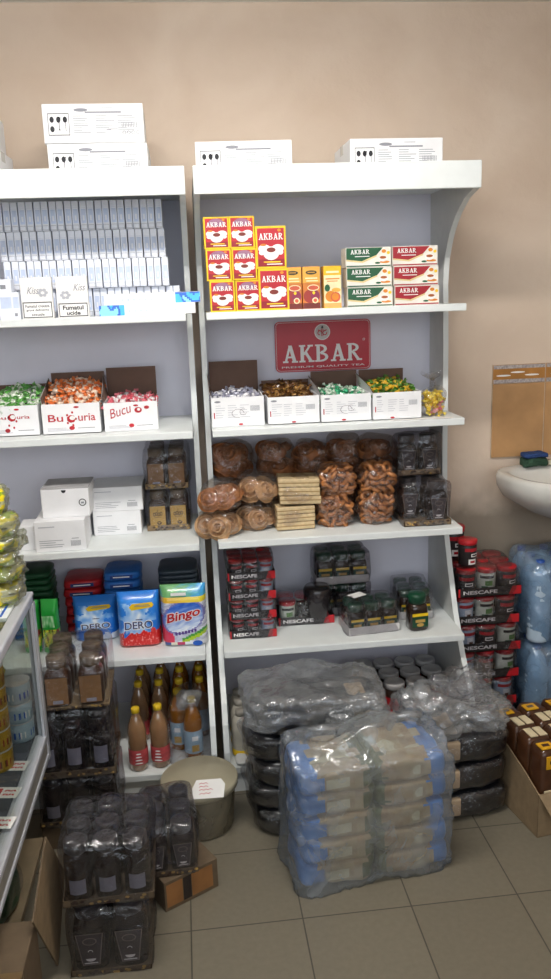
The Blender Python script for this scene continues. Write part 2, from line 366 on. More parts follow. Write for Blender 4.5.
# ------------------------------------------------------------------ shelf units
SZ = [.10, .493, .880, 1.268, 1.650]; UW = .9; UT = .019
PROF = [(0, 0), (-.55, 0), (-.56, .16), (-.54, .255), (-.50, .315), (-.42, .395), (-.33, .53), (-.264, .668), (-.21, .80), (-.185, .92), (-.178, 1.1), (-.178, 1.3), (-.176, 1.5),
        (-.170, 1.64), (-.160, 1.72), (-.181, 1.807), (-.206, 1.85), (-.234, 1.888), (-.27, 1.92), (-.306, 1.946), (-.385, 1.985), (-.47, 2.003), (-.487, 2.03), (-.487, 2.06), (0, 2.06)]
PROF[14] = (-.164, 1.72)
def gondola(X, label, left_shelves):
    r = thing('shelving_unit', label, 'shelf unit', (X, 0, 0), 0, 'white shop shelving units')
    b = MB(); b.box(UT, UW-UT, .0, .015, .02, 2.06, BACK); b.build('back_panel', r)
    for k, px in enumerate((0, UW-UT)):
        b = MB(); n = len(PROF)
        b.face([(px, y, z) for y, z in PROF], PANEL); b.face([(px+UT, y, z) for y, z in reversed(PROF)], PANEL)
        for i in range(n):
            (y0, z0), (y1, z1) = PROF[i], PROF[(i+1) % n]
            b.face([(px, y0, z0), (px+UT, y0, z0), (px+UT, y1, z1), (px, y1, z1)], WHITE)
        bmesh.ops.recalc_face_normals(b.bm, faces=b.bm.faces[:])
        b.build('side_panel', r)
    for i, z in enumerate(SZ):
        yf = -.55 if i == 0 else (-.462 if i == 1 else -.4234)
        b = MB(); b.box(UT+.001, UW-UT-.001, yf, 0, z-.018, z, WHITE); b.box(UT+.001, UW-UT-.001, yf-.006, yf, z-.024, z-.0, WHITE, .0025)
        b.build('shelf', r)
    b = MB(); b.box(UT, UW-UT, -.545, -.53, .0, .082, WHITE); b.build('plinth', r)
    b = MB(); b.box(0, UW, -.495, -.48, 2.003, 2.0855, WHITE, .003); b.build('header_board', r)
    b = MB(); b.box(0, UW, -.48, 0, 2.045, 2.0599, WHITE); b.build('top_board', r)
    return r
gondola(0, 'white shelving unit on the right stocked with tea, pastries and instant coffee', 0)
gondola(-.925, 'white shelving unit on the left stocked with cigarettes and detergent', 0)
TOPZ = 2.0602

# ---- white shipping cartons on the tops
def carton(w, d, h, double=True):
    def mk():
        r = thing('shipping_carton', '', 'carton', group='white cartons on the shelf tops')
        b = MB(); b.box(-w/2, w/2, -d/2, d/2, 0, h, CARD, .002); b.build('carton_body', r)
        b = MB(); y = -d/2-.0006
        b.rect(-w*.45, -w*.24, h*.2, h*.76, y, INK); b.rect(-w*.445, -w*.245, h*.22, h*.74, y-.0003, CARD)
        for k in range(2):
            for q in range(3):
                cx, cz = -w*.41+q*w*.065, h*(.6-.24*k)
                if k and q != 0: continue
                b.ell(cx, cz, w*.022, h*.08, y-.0006, INK, 10)
        b.poly([(-w*.36, h*.66), (-w*.32, h*.66), (-w*.337, h*.5), (-w*.337, h*.36), (-w*.325, h*.33), (-w*.355, h*.33), (-w*.343, h*.36), (-w*.343, h*.5)], y-.0006, INK)
        b.rect(-w*.279, -w*.274, h*.3, h*.6, y-.0006, INK)
        b.ell(-w*.12, h*.84, w*.07, h*.045, y, INKG, 16); b.rect(.08*w, .2*w, h*.88, h*.9, y, INKL)
        b.rect(-w*.08, w*.28, h*.76, h*.80, y, INKG)
        random.seed(3)
        b.rect(-w*.45, w*.46, h*.02, h*.025, y, INKL)
        for col in range(3):
            for ln in range(8):
                x0 = -w*.2+col*w*.22; b.rect(x0, x0+w*random.uniform(.08, .19), h*(.68-.06*ln), h*(.695-.06*ln), y, INKG)
        for k in range(10): b.rect(w*.28+k*w*.016, w*.28+k*w*.016+w*.006, h*.38, h*.52, y, INKG)
        for k in range(4): b.ring(w*.3+k*w*.045, h*.26, w*.013, w*.018, y, INKG, 10, sq=1)
        b.rect(w*.13, w*.24, h*.34, h*.36, y, INKG)
        b.build('shipping_print', r)
        b = MB(); b.box(-w/2-.0004, w/2+.0004, -.025, .025, h-.03, h+.0006, M('clear_tape', '#dcdcd8', .2)); b.build('packing_tape', r)
        return r
    return mk
place('carton', carton(.305, .26, .113), 'white shipping carton on the left unit, under another carton', (-.288, -.25, TOPZ), 0, 'white cartons on the shelf tops')
place('carton', None, 'white shipping carton stacked on top of another carton on the left unit', (-.296, -.25, TOPZ+.114), math.radians(1), 'white cartons on the shelf tops')
place('carton', None, 'white shipping carton cut off by the photo edge, lower of two', (-.752, -.25, TOPZ), math.radians(-2), 'white cartons on the shelf tops')
place('carton', None, 'white shipping carton cut off by the photo edge, upper of two', (-.765, -.25, TOPZ+.114), math.radians(1), 'white cartons on the shelf tops')
place('carton', None, 'white shipping carton above the small red tea boxes', (.170, -.25, TOPZ), math.radians(-2), 'white cartons on the shelf tops')
place('carton', None, 'white shipping carton on the right end of the right unit', (.655, -.25, TOPZ), math.radians(1), 'white cartons on the shelf tops')

# ---- cigarettes
CIGW = M('cigarette_wrap', '#e9ecf6', .3, noise_amt=.05, scale=60, coat=.3); CIGE = M('cigarette_edge', '#b9c2da', .4); CIGB = M('pale_blue_print', '#cdd9f2', .35)
def cig_pack():
    w, d, h = .0235, .055, .092
    b = MB(); b.box(-w/2+.0006, w/2-.0006, -d/2, d/2, 0, h, CIGW, .0012)
    y = -d/2-.0004
    b.rect(-w/2+.001, -w/2+.0022, .001, h-.001, y, CIGE); b.rect(-w*.4, w*.4, .003, .017, y, INKL); b.rect(-w*.35, w*.35, .0045, .0155, y-.0003, CIGW)
    b.rect(-w*.3, w*.35, .022, h*.72, y, CIGB); b.rect(-w*.1, w*.15, .03, h*.5, y-.0003, CIGW); b.rect(-w*.4, w*.4, h*.76, h*.765, y, CIGE)
    return tag(b.build('cigarette_pack'), '', 'cigarettes')
yc = -.235
for row in range(4):
    z = SZ[4]+row*.0928; x0 = (-.612, -.622, -.628, -.632)[row]; n = (23, 22, 22, 22)[row]
    nm = ('bottom', 'second', 'third', 'top')[row]
    for i in range(n):
        x = x0+i*.0245+(.0012 if i % 2 else 0)
        place('cig', cig_pack, f'slim white cigarette pack, {nth(i)} from the left in the {nm} row of the display', (x, yc+(.018 if row == 0 else 0)-.0+random.uniform(-.003, .003)+.0, z), 0, f'cigarette packs in the {nm} row')
def kiss(second):
    w, d, h = .098, .024, .128
    r = thing('cigarette_pack', '', 'cigarettes')
    b = MB(); b.box(-w/2, w/2, -d/2, d/2, 0, h, M('pack_white', '#efecea', .35, noise_amt=.03), .0015); b.build('pack_body', r)
    b = MB(); y = -d/2-.0005; z1 = .052 if not second else .045
    b.rect(-w*.46, w*.46, .003, z1, y, INK); b.rect(-w*.435, w*.435, .006, z1-.003, y-.0003, WHT)
    if second:
        b.text('Fumatul', -w*.33, w*.33, .024, .038, y-.0006, INK, .03); b.text('ucide', -w*.22, w*.22, .008, .021, y-.0006, INK, .03)
    else:
        b.text('Fumatul creeaza', -w*.38, w*.38, .035, .044, y-.0006, INK); b.text('grave deficiente', -w*.36, w*.36, .022, .031, y-.0006, INK); b.text('sexuale', -w*.2, w*.2, .009, .018, y-.0006, INK)
    b.text('Kiss', -w*.3 if not second else w*.05, w*.05 if not second else w*.4, .077 if not second else .083, .098 if not second else .104, y-.0003, INKG, 0, .3)
    for k in range(6):
        a = k*PI/3; b.ell((w*.2 if not second else -w*.22)+.011*math.cos(a), .07+.009*math.sin(a)+(.01 if not second else 0), .006, .005, y-.0003, INKL, 10)
    b.build('health_warning', r); return r
p = U(38.5, 316, 'Y', -.40); r = kiss(False); r.location = (p.x, -.388, SZ[4]); r['label'] = 'wide white cigarette pack with a three-line health warning, beside the other wide pack'
r = kiss(True); r.location = (p.x+.111, -.388, SZ[4]); r['label'] = 'wide white cigarette pack with the bold two-word health warning'
for i, (px, key) in enumerate(((8, 'wide'), (18, 'slim'))):
    p = U(px, 318, 'Y', -.39); w = .042 if i == 0 else .022
    b = MB(); b.box(-w/2, w/2, -.0275, .0275, 0, .125 if i == 0 else .085, CIGW, .0015); b.rect(-w*.3, w*.1, .095 if i == 0 else .01, .108 if i == 0 else .02, -.0282, INKG)
    b.rect(-w*.4, w*.4, .035, .07, -.028, CIGB)
    tag(b.build('cigarette_pack', None, (p.x, -.37, SZ[4])), ('tall white cigarette pack standing left of the three-line warning pack' if i == 0 else 'narrow pale blue cigarette pack squeezed beside the three-line warning pack'), 'cigarettes')
# two flat cartons of cigarettes at the front
def cig_carton(flip):
    w, d, h = .305, .085, .034
    r = thing('cigarette_carton', '', 'cigarettes', group='long cigarette cartons')
    b = MB(); b.box(-w/2, w/2, -d/2, d/2, 0, h, M('pack_white', '#efecea'), .0015); b.build('carton_body', r)
    def f(u, v):
        q = noise.noise(Vector((u*2.6, v*1.2, 3+flip*5)))
        return (.25, .72, .93) if q > .12 else ((.1, .38, .8) if q > -.12 else (.55, .85, .97))
    b = MB(); s = 1 if not flip else -1; x0 = w*.24 if not flip else -w*.5
    b.paint(f, (x0, -d/2-.0005, .001), (w*.26, 0, 0), (0, 0, h-.002), 24, 6, PAINTG)
    b.paint(f, (x0, -d/2, h+.0005), (w*.26, 0, 0), (0, d, 0), 24, 8, PAINTG)
    for k in range(9): b.rect((-.38 if not flip else -.2)*w+k*w*.06, (-.36 if not flip else -.18)*w+k*w*.06, h*.3, h*.5, -d/2-.0005, CIGB)
    b.build('blue_print', r); return r
p = U(149, 310, 'Y', -.41)
r = cig_carton(True); r.location = (p.x-.004, -.378, SZ[4]); r.rotation_euler.z = .01; r['label'] = 'long white cigarette carton with its blue end on the left, lying on the shelf'
r = cig_carton(False); r.location = (p.x+.012, -.366, SZ[4]+.0345); r.rotation_euler.z = .02; r['label'] = 'long white cigarette carton with its blue end on the right, lying on another carton'

# ---- boxed tea
def tea(w, d, h, big):
    def mk():
        r = thing('tea_box', '', 'tea box'); y = -d/2
        b = MB(); b.box(-w/2, w/2, -d/2, d/2, 0, h, YEL, .001); b.build('carton', r)
        b = MB(); a = y-.0005
        b.rect(-w*.44, w*.44, h*.05, h*.95, a, RED)
        b.rect(-w*.44, w*.44, h*.05, h*.22, a-.0003, M('dark_red_print', '#8c1620', .4))
        if not big: b.ell(0, h*.82, w*.3, h*.12, a-.0003, M('mauve_print', '#9a6a86', .4))
        slab_akbar(b, -w*.40, w*.40, h*.68, h*.83, a-.0006, WHT)
        b.ell(w*.28, h*.9, w*.06, h*.035, a-.0006, ORG, 10)
        for cx, cz, rx, rz in ((-.22, .47, .2, .1), (.22, .47, .2, .1), (0, .36, .26, .16), (-.3, .38, .1, .06), (.3, .38, .1, .06)): b.ell(w*cx, h*cz, w*rx, h*rz, a-.0006-.00005*cx, WHT, 16)
        b.ell(0, h*.44, w*.15, h*.06, a-.001, M('tea_print', '#7a2c1e', .4), 14); b.ell(-.25*w, h*.56, w*.1, h*.03, a-.001, ORG, 10)
        b.rect(-w*.25, w*.3, h*.14, h*.17, a-.0008, YEL); b.rect(-w*.15, w*.36, h*.09, h*.115, a-.0008, WHT)
        b.build('front_print', r); return r
    return mk
ty = -.375
for row in range(3):
    for col in range(2):
        p = U((204, 203.5, 206)[2-row] + 12 + col*24.8, 311, 'Y', ty-.03)
        p.x = (.076, .069, .066)[row]+col*(.0835, .082, .081)[row]
        place('teaS', tea(.0805, .06, .098, False), f'small red and yellow tea box, {("bottom","middle","top")[row]} of the {("left","right")[col]} column of small boxes', (p.x, ty+random.uniform(-.003, .003), SZ[4]+row*.0985), random.uniform(-.02, .02), 'small red tea boxes')
for row in range(2):
    place('teaL', tea(.098, .07, .131, True), f'large red and yellow tea box, {("lower","upper")[row]} of the stack of two', (.243+(-.005 if row else 0), ty, SZ[4]+row*.1315), 0, 'large red tea boxes')
def fruit_tea(kind):
    w, d, h = .058, .06, .134
    r = thing('fruit_tea_box', '', 'tea box', group='fruit tea boxes'); y = -d/2
    base = M('fruit_tea_orange', '#cf7a34', .4) if kind < 2 else M('fruit_tea_yellow', '#efb91e', .4)
    b = MB(); b.box(-w/2, w/2, -d/2, d/2, 0, h, base, .001); b.build('carton', r)
    b = MB(); a = y-.0005
    CH = M('cherry_print', '#9c3328', .35); CL = M('cherry_light', '#cf5a3c', .35); AM = M('amber_print', '#e0a845', .4); CR = M('cream_print', '#f0e2b4', .4); OV = M('dark_oval_print', '#3c3420', .4)
    if kind < 2:
        b.rect(-w*.49, w*.49, h*.62, h*.99, a, AM); b.rect(-w*.49, w*.49, h*.01, h*.14, a, M('dark_brown_print', '#6d2a22', .4))
        b.ell(0, h*.86, w*.32, h*.05, a-.0003, OV); b.rect(-w*.2, w*.2, h*.855, h*.87, a-.0006, AM)
        b.rect(-w*.34, w*.34, h*.71, h*.74, a-.0003, CR); b.rect(-w*.28, w*.38, h*.65, h*.675, a-.0003, CR)
        b.ell(-w*.1, h*.30, w*.36, h*.16, a-.0003, CH); b.ell(w*.2, h*.30, w*.26, h*.14, a-.0005, M('berry_print', '#8a2a4a', .35))
        b.ell(w*.1, h*.5, w*.34, h*.075, a-.0007, CR); b.ell(w*.1, h*.5, w*.29, h*.055, a-.0009, CL); b.ell(w*.2, h*.2, w*.17, h*.07, a-.0008, CR); b.ell(w*.2, h*.2, w*.11, h*.045, a-.001, CL); b.ell(w*.12, h*.38, w*.08, h*.04, a-.001, YEL, 10)
    else:
        b.rect(-w*.49, w*.49, h*.02, h*.78, a, CR); b.rect(-w*.36, w*.36, h*.83, h*.88, a-.0003, CR)
        b.rect(-w*.4, w*.4, h*.68, h*.71, a-.0003, ORG); b.rect(-w*.3, w*.3, h*.63, h*.65, a-.0003, ORG)
        b.rect(-w*.49, w*.49, h*.02, h*.12, a-.0002, M('peach_print', '#e8a860', .4))
        b.ell(-w*.12, h*.28, w*.3, h*.13, a-.0004, ORG); b.ell(w*.16, h*.26, w*.28, h*.12, a-.0006, CL); b.ell(w*.14, h*.27, w*.2, h*.085, a-.0008, ORG); b.ell(-w*.3, h*.48, w*.16, h*.09, a-.0005, GRN, 8); b.ell(w*.2, h*.43, w*.26, h*.05, a-.0007, AM)
    b.build('front_print', r); return r
for k, (px, lb) in enumerate(((293.5, 'orange fruit tea box with a green badge, next to the large red boxes'), (312, 'orange fruit tea box with a dark red badge, between two other fruit teas'), (333, 'yellow fruit tea box with a white top, beside the flat green tea boxes'))):
    p = U(px, 310, 'Y', -.405); r = fruit_tea(k); r.location = (p.x, ty, SZ[4]); r['label'] = lb
def flat_tea(green):
    def mk():
        w, d, h = .150, .075, .0625
        r = thing('tea_box', '', 'tea box'); y = -d/2
        main = M('tea_green', '#1e5636', .4) if green else M('tea_red', '#a01f2a', .4)
        b = MB(); b.box(-w/2, w/2, -d/2, d/2, 0, h, M('flat_tea_white', '#e9e4da', .4), .001); b.build('carton', r)
        b = MB(); a = y-.0005
        b.poly([(-w*.49, h*.4), (-w*.15, h*.3), (w*.18, h*.6), (w*.32, h*.97), (-w*.49, h*.97)], a, main)
        b.poly([(-w*.49, h*.4), (-w*.15, h*.3), (w*.18, h*.6), (w*.18, h*.52), (-w*.13, h*.22), (-w*.49, h*.32)], a-.0002, M('tea_band', '#dcc88e', .4))
        b.rect(-w*.49, w*.49, h*.03, h*.09, a, main)
        slab_akbar(b, -w*.40, w*.02, h*.66, h*.88, a-.0006, WHT)
        b.rect(-w*.3, w*.02, h*.52, h*.56, a-.0006, WHT)
        b.ell(w*.32, h*.42, w*.1, h*.16, a-.0004, WHT); b.ell(w*.32, h*.47, w*.075, h*.07, a-.0007, M('tea_cup', '#a4571e', .3)); b.ell(w*.34, h*.78, w*.05, h*.09, a-.0005, ORG); b.ell(w*.44, h*.7, w*.035, h*.08, a-.0006, YEL)
        b.ell(w*.36, h*.24, w*.11, h*.06, a-.0003, ORG); b.ell(w*.2, h*.2, w*.06, h*.05, a-.0005, GRN)
        b.build('front_print', r); return r
    return mk
for row in range(3):
    q = ('bottom', 'middle', 'top')[row]
    place('teaG', flat_tea(True), f'flat green and white tea box, {q} of the green stack', (.560-.003*row, ty, SZ[4]+row*.0630), .02*(row-1), 'flat green tea boxes')
    place('teaR', flat_tea(False), f'flat red and white tea box, {q} of the red stack', (.716-.003*row, ty, SZ[4]+row*.0630), -.015*(row-1), 'flat red tea boxes')

# ---- the AKBAR sign on the back panel
r = thing('tea_brand_sign', 'red rounded sign with big white letters on the back panel above the sweets', 'sign', (.464, -.003, 1.413))
SW, SH = .366, .189
def rr(mb, w, h, rad, y, m, cz):
    pts = []
    for cx, sz, a0 in ((w/2-rad, h/2-rad, 0), (-(w/2-rad), h/2-rad, PI/2), (-(w/2-rad), -(h/2-rad), PI), (w/2-rad, -(h/2-rad), 1.5*PI)):
        for k in range(7): a = a0+PI/2*k/6; pts.append((cx+rad*math.cos(a), cz+sz+rad*math.sin(a)))
    mb.poly(pts, y, m); return pts
SRED = M('sign_red', '#c02434', .35, noise_amt=.03)
b = MB(); pts = rr(b, SW, SH, .018, -.006, SRED, SH/2); n = len(pts)
for i in range(n):
    (x0, z0), (x1, z1) = pts[i], pts[(i+1) % n]; b.face([(x0, 0, z0), (x1, 0, z1), (x1, -.006, z1), (x0, -.006, z0)], SRED)
b.build('sign_board', r)
b = MB(); rr(b, SW-.008, SH-.008, .015, -.0063, WHT, SH/2); rr(b, SW-.0105, SH-.0105, .014, -.0066, SRED, SH/2)
slab_akbar(b, -.158, .148, .035, .1, -.007, WHT)
b.text('PREMIUM QUALITY TEA', -.16, .16, .0135, .0215, -.007, WHT, .01); b.ring(.157, .113, .003, .0045, -.007, WHT, 10)
b.build('lettering', r)
b = MB(); b.ell(-.002, .146, .03, .03, -.0068, WHT, 28); b.ell(-.002, .146, .027, .027, -.0070, M('emblem_grey', '#c9c4c0'), 28)
for s in (-1, 1):
    b.ring(-.002+s*.0095, .143, .006, .0095, -.0074, SRED, 12, PI/2 if s > 0 else -PI*.1, PI*2.1 if s > 0 else PI*1.5)
    b.poly([(-.002+s*.001, .13), (-.002+s*.004, .13), (-.002+s*.004, .16), (-.002+s*.001, .157)], -.0074, SRED)
    b.poly([(-.002+s*.004, .146), (-.002+s*.017, .152), (-.002+s*.016, .156), (-.002+s*.004, .150)], -.0075, SRED)
b.poly([(-.002, .158), (-.007, .163), (-.002, .17), (.003, .163)], -.0074, INK)
b.build('emblem', r)

# ---- sweets in open cartons
def candy_mesh(c1, c2, key):
    b = MB(); m1 = M('candy_wrap_'+key, c1, .3, noise_amt=.25, scale=120, coat=.4); m2 = M('candy_twist_'+key, c2, .3, noise_amt=.2, scale=120, coat=.4)
    t = bmesh.new(); bmesh.ops.create_uvsphere(t, u_segments=8, v_segments=6, radius=1)
    for v in t.verts: v.co = Vector((v.co.x*.013, v.co.y*.0085, v.co.z*.0085))
    b.add(t, m1, True)
    for s in (-1, 1):
        vs = [(s*.011, 0, 0)]; n = 8
        for k in range(n): a = 2*PI*k/n; q = .010+.003*(k % 2); vs.append((s*(.021+.003*(k % 2)), q*math.cos(a), q*math.sin(a)*.55))
        b.mesh(vs, [(0, 1+k, 1+(k+1) % n) for k in range(n)], m2, False)
    return b.data('wrapped_candy_'+key)
REST = []
def sweet_box(w, d, h, flap, flap_left, fill_rise, print_fn, label, loc, candy, rz=0, n=70, cl='', grp=''):
    r = thing('candy_carton', label, 'carton', loc, rz, 'open cartons of sweets'); t = .003
    b = MB(); b.box(-w/2, w/2, -d/2, -d/2+t, 0, h, CARD); b.box(-w/2, w/2, d/2-t, d/2, 0, h, CARD); b.box(-w/2, w/2, -d/2, d/2, 0, t, CARD)
    for s in (-1, 1):
        x0, x1 = (-w/2, -w/2+t) if s < 0 else (w/2-t, w/2); b.box(x0, x1, -d/2+t, d/2-t, 0, h, CARD)
    b.build('box', r)
    b = MB()  # inside lining of the board and the back flap
    b.box(-w/2+.001, w/2-.001, d/2-t-.002, d/2-t, .01, h+flap, CARDIN)
    if flap_left: 
        b.face([(-w/2, -d/2+.01, h), (-w/2, d/2, h), (-w/2-.01, d/2, h+flap*.8), (-w/2-.006, -d/2+.03, h+.02)], CARD)
        b.face([(-w/2+.002, -d/2+.01, h), (-w/2+.002, d/2, h), (-w/2-.008, d/2, h+flap*.8), (-w/2-.004, -d/2+.03, h+.02)], CARDIN)
    b.build('flap', r)
    b = MB(); print_fn(b, w, h, -d/2-.0006); b.build('printed_front', r)
    # sweets heaped up towards the back
    me = candy; rnd = random.Random(hash(label) % 1000 if False else sum(map(ord, label)))
    spots = sorted([(rnd.random(), rnd.random()) for k in range(int(n*1.35))], key=lambda q: q[1])
    for k, (u, v) in enumerate(spots):
        x = (-.5+.07+.86*u)*w; y = (-.5+.08+.84*v)*d
        z = h*.80+fill_rise*v+.012*math.sin(u*PI)+rnd.uniform(-.012, .006)
        cz, sz = math.cos(rz), math.sin(rz)
        pos = Vector((loc[0]+x*cz-y*sz, loc[1]+x*sz+y*cz, loc[2]+z)); rot = (rnd.uniform(-.6, .6), rnd.uniform(-.6, .6), rnd.uniform(0, 2*PI))
        if k < 40:
            o = bpy.data.objects.new('wrapped_candy', me); COL.objects.link(o); o.location = pos; o.rotation_euler = rot
            tag(o, cl, 'candy', grp)
        else: REST.append((me, Matrix.Translation(pos) @ Euler(rot).to_matrix().to_4x4()))
    # paper liner under the sweets
    b = MB(); b.face([(-w/2+.004, -d/2+.004, h*.72), (w/2-.004, -d/2+.004, h*.72), (w/2-.004, d/2-.006, h*.72+fill_rise), (-w/2+.004, d/2-.006, h*.72+fill_rise)], CARDIN); b.build('liner', r)
    return r
def pr_bucuria(style):
    def f(b, w, h, y):
        if style < 2:
            z0, z1 = h*(.42 if style else .57), h*(.66 if style else .68); s_ = 1 if style else .8; b.text('Bu', -w*.40*s_, -w*.14*s_, z0, z1, y, RED, .01); b.text('uria', w*.12*s_, w*.42*s_, z0, z1, y, RED, .01); b.ell(0, h*.5 if style else h*.62, w*.08, h*.13, y-.0003, RED, 7); b.ell(w*.02, h*.53 if style else h*.64, w*.05, h*.07, y-.0005, WHT, 12)
            for k in range(5): a = k*1.26; b.ell(w*.08*math.cos(a), h*.5+h*.22*math.sin(a), w*.02, h*.04, y-.0003, RED, 8)
        else:
            b.text('Bucu', -w*.38, w*.0, h*.45, h*.78, y, RED, .0, 0, h*.2); b.ell(w*.14, h*.72, w*.07, h*.1, y, RED, 14); b.ell(w*.3, h*.8, w*.05, h*.06, y, RED, 10); b.ell(w*.15, h*.74, w*.03, h*.05, y-.0003, WHT, 10)
        for k in range(3): b.rect(-w*.42, -w*.1+k*w*.05, h*(.2-.04*k), h*(.215-.04*k), y, INKL)
        b.ell(w*.0 if style else -w*.1, h*.2, w*.05, h*.07, y, RED, 10); b.rect(w*.1, w*.4, h*.18, h*.2, y, INKG); b.ell(w*.1, h*.88, w*.05, h*.035, y, RED, 8)
    return f
def pr_plain(k):
    def f(b, w, h, y):
        rnd = random.Random(k)
        for c in range(3):
            for l in range(6): b.rect(-w*.42+c*w*.23, -w*.42+c*w*.23+w*rnd.uniform(.08, .2), h*(.72-.08*l), h*(.735-.08*l), y, INKL)
        for q in range(12): b.rect(w*.24+q*w*.015, w*.247+q*w*.015, h*.52, h*.7, y, INKG)
        if k % 2: b.ring(0, h*.45, w*.11, w*.12, y-.0003, M('pencil_mark', '#8a7f86'), 16, 0, 5, .7); b.ring(w*.1, h*.5, w*.06, w*.067, y-.0003, M('pencil_mark', '#8a7f86'), 14, 1, 6, .9)
        b.ell(-w*.05*k+w*.1, h*.08, w*.045, h*.035, y, RED, 8); b.ell(-w*.38, h*.86, w*.06, h*.035, y, INKG, 10)
        b.rect(-w*.46, -w*.44, h*.3, h*.5, y, RED)
    return f
CG = candy_mesh('#dbe3d2', '#6fae5c', 'green'); CO = candy_mesh('#ead2bd', '#dd8248', 'orange'); CP = candy_mesh('#f0e2e2', '#dd7682', 'pink')
CS = candy_mesh('#e2e0e4', '#a2a2b2', 'silver'); CB = candy_mesh('#8a6532', '#5a3a1c', 'bronze'); CE = candy_mesh('#2c8f62', '#c6d2c4', 'emerald'); CY = candy_mesh('#cfa428', '#4f7a2c', 'gold')
zz = SZ[3]
sweet_box(.172, .24, .102, .05, False, .055, pr_bucuria(0), 'open carton of green wrapped sweets, first on the left shelf', (-.64, -.225, zz), CG, .0, 95, 'small green wrapped sweet heaped in its carton', 'green wrapped sweets')
sweet_box(.19, .25, .102, .085, True, .075, pr_bucuria(1), 'open carton of orange wrapped sweets with red lettering across the front', (-.446, -.226, zz), CO, .0, 105, 'small orange wrapped sweet heaped in its carton', 'orange wrapped sweets')
sweet_box(.178, .24, .098, .10, True, .01, pr_bucuria(2), 'half-empty open carton of pink sweets with slanting red lettering', (-.252, -.232, zz), CP, .03, 75, 'small pink wrapped sweet in the half-empty carton', 'pink wrapped sweets')
sweet_box(.178, .25, .10, .105, True, .008, pr_plain(1), 'open carton of silver wrapped sweets with a raised brown flap', (.112, -.245, zz), CS, -.01, 75, 'small silver wrapped sweet in the carton with the raised flap', 'silver wrapped sweets')
sweet_box(.176, .25, .094, .035, False, .03, pr_plain(2), 'open carton of bronze wrapped sweets, second on the right shelf', (.300, -.250, zz), CB, .0, 85, 'small bronze wrapped sweet in its carton', 'bronze wrapped sweets')
sweet_box(.172, .25, .094, .06, True, .012, pr_plain(3), 'open carton of emerald green wrapped sweets under the red sign', (.480, -.256, zz), CE, .0, 75, 'small emerald wrapped sweet in its carton', 'emerald wrapped sweets')
sweet_box(.168, .25, .094, .06, True, .03, pr_plain(4), 'open carton of golden wrapped sweets beside the yellow sweet bag', (.656, -.262, zz), CY, .0, 85, 'small golden wrapped sweet in its carton', 'golden wrapped sweets')
# the remaining sweets further back in the cartons
b = MB()
for me, mx in REST:
    b.mesh([mx @ v.co for v in me.vertices], [], me.materials[0]); n0 = len(b.bm.verts)-len(me.vertices); b.bm.verts.ensure_lookup_table()
    for p in me.polygons:
        f = b.bm.faces.new([b.bm.verts[n0+i] for i in p.vertices]); f.material_index = b.mi(me.materials[p.material_index]); f.smooth = p.use_smooth
tag(b.build('wrapped_candy_heap'), 'more wrapped sweets heaped at the back of the seven open cartons', 'candy', None, 'stuff')
# bag of yellow sweets
r = thing('candy_bag', 'small clear bag of yellow sweets tied at the top', 'bag of sweets', (.795, -.335, zz))
b = MB(); b.blob(.085, .07, .098, CLEAR, 3.5, 7, .006, 18, 2); b.blob(.02, .02, .04, CLEAR, 2, 3, .003, 20, 3, (0, 0, .095))
vs = [(0, 0, .12)]; n = 12
for k in range(n): a = 2*PI*k/n; vs.append((.04*math.cos(a)-.005, .012*math.sin(a), .150+.008*math.sin(3*a)))
b.mesh(vs, [(0, 1+k, 1+(k+1) % n) for k in range(n)], CLEAR); b.build('bag_film', r)
CYY = candy_mesh('#efc52c', '#f0d860', 'yellow'); CPK = candy_mesh('#e7a0a0', '#d86a72', 'rose')
rnd = random.Random(5)
for k in range(26):
    o = bpy.data.objects.new('wrapped_candy', CPK if k in (3, 4, 8) else CYY); COL.objects.link(o); o.parent = r
    o.location = (rnd.uniform(-.026, .026), rnd.uniform(-.02, .018), .012+.07*k/26); o.rotation_euler = (rnd.uniform(-1, 1), rnd.uniform(-1, 1), rnd.uniform(0, 6))
# paper price strip lying on the shelf edge
b = MB(); b.box(-.11, .11, -.014, .014, 0, .001, PAPER); b.rect(-.1, .1, .0002, .0008, -.0143, INK)
tag(b.build('price_strip', None, (.735, -.408, zz+.0002), -.03), 'narrow white paper strip lying along the shelf edge before the sweets', 'paper')
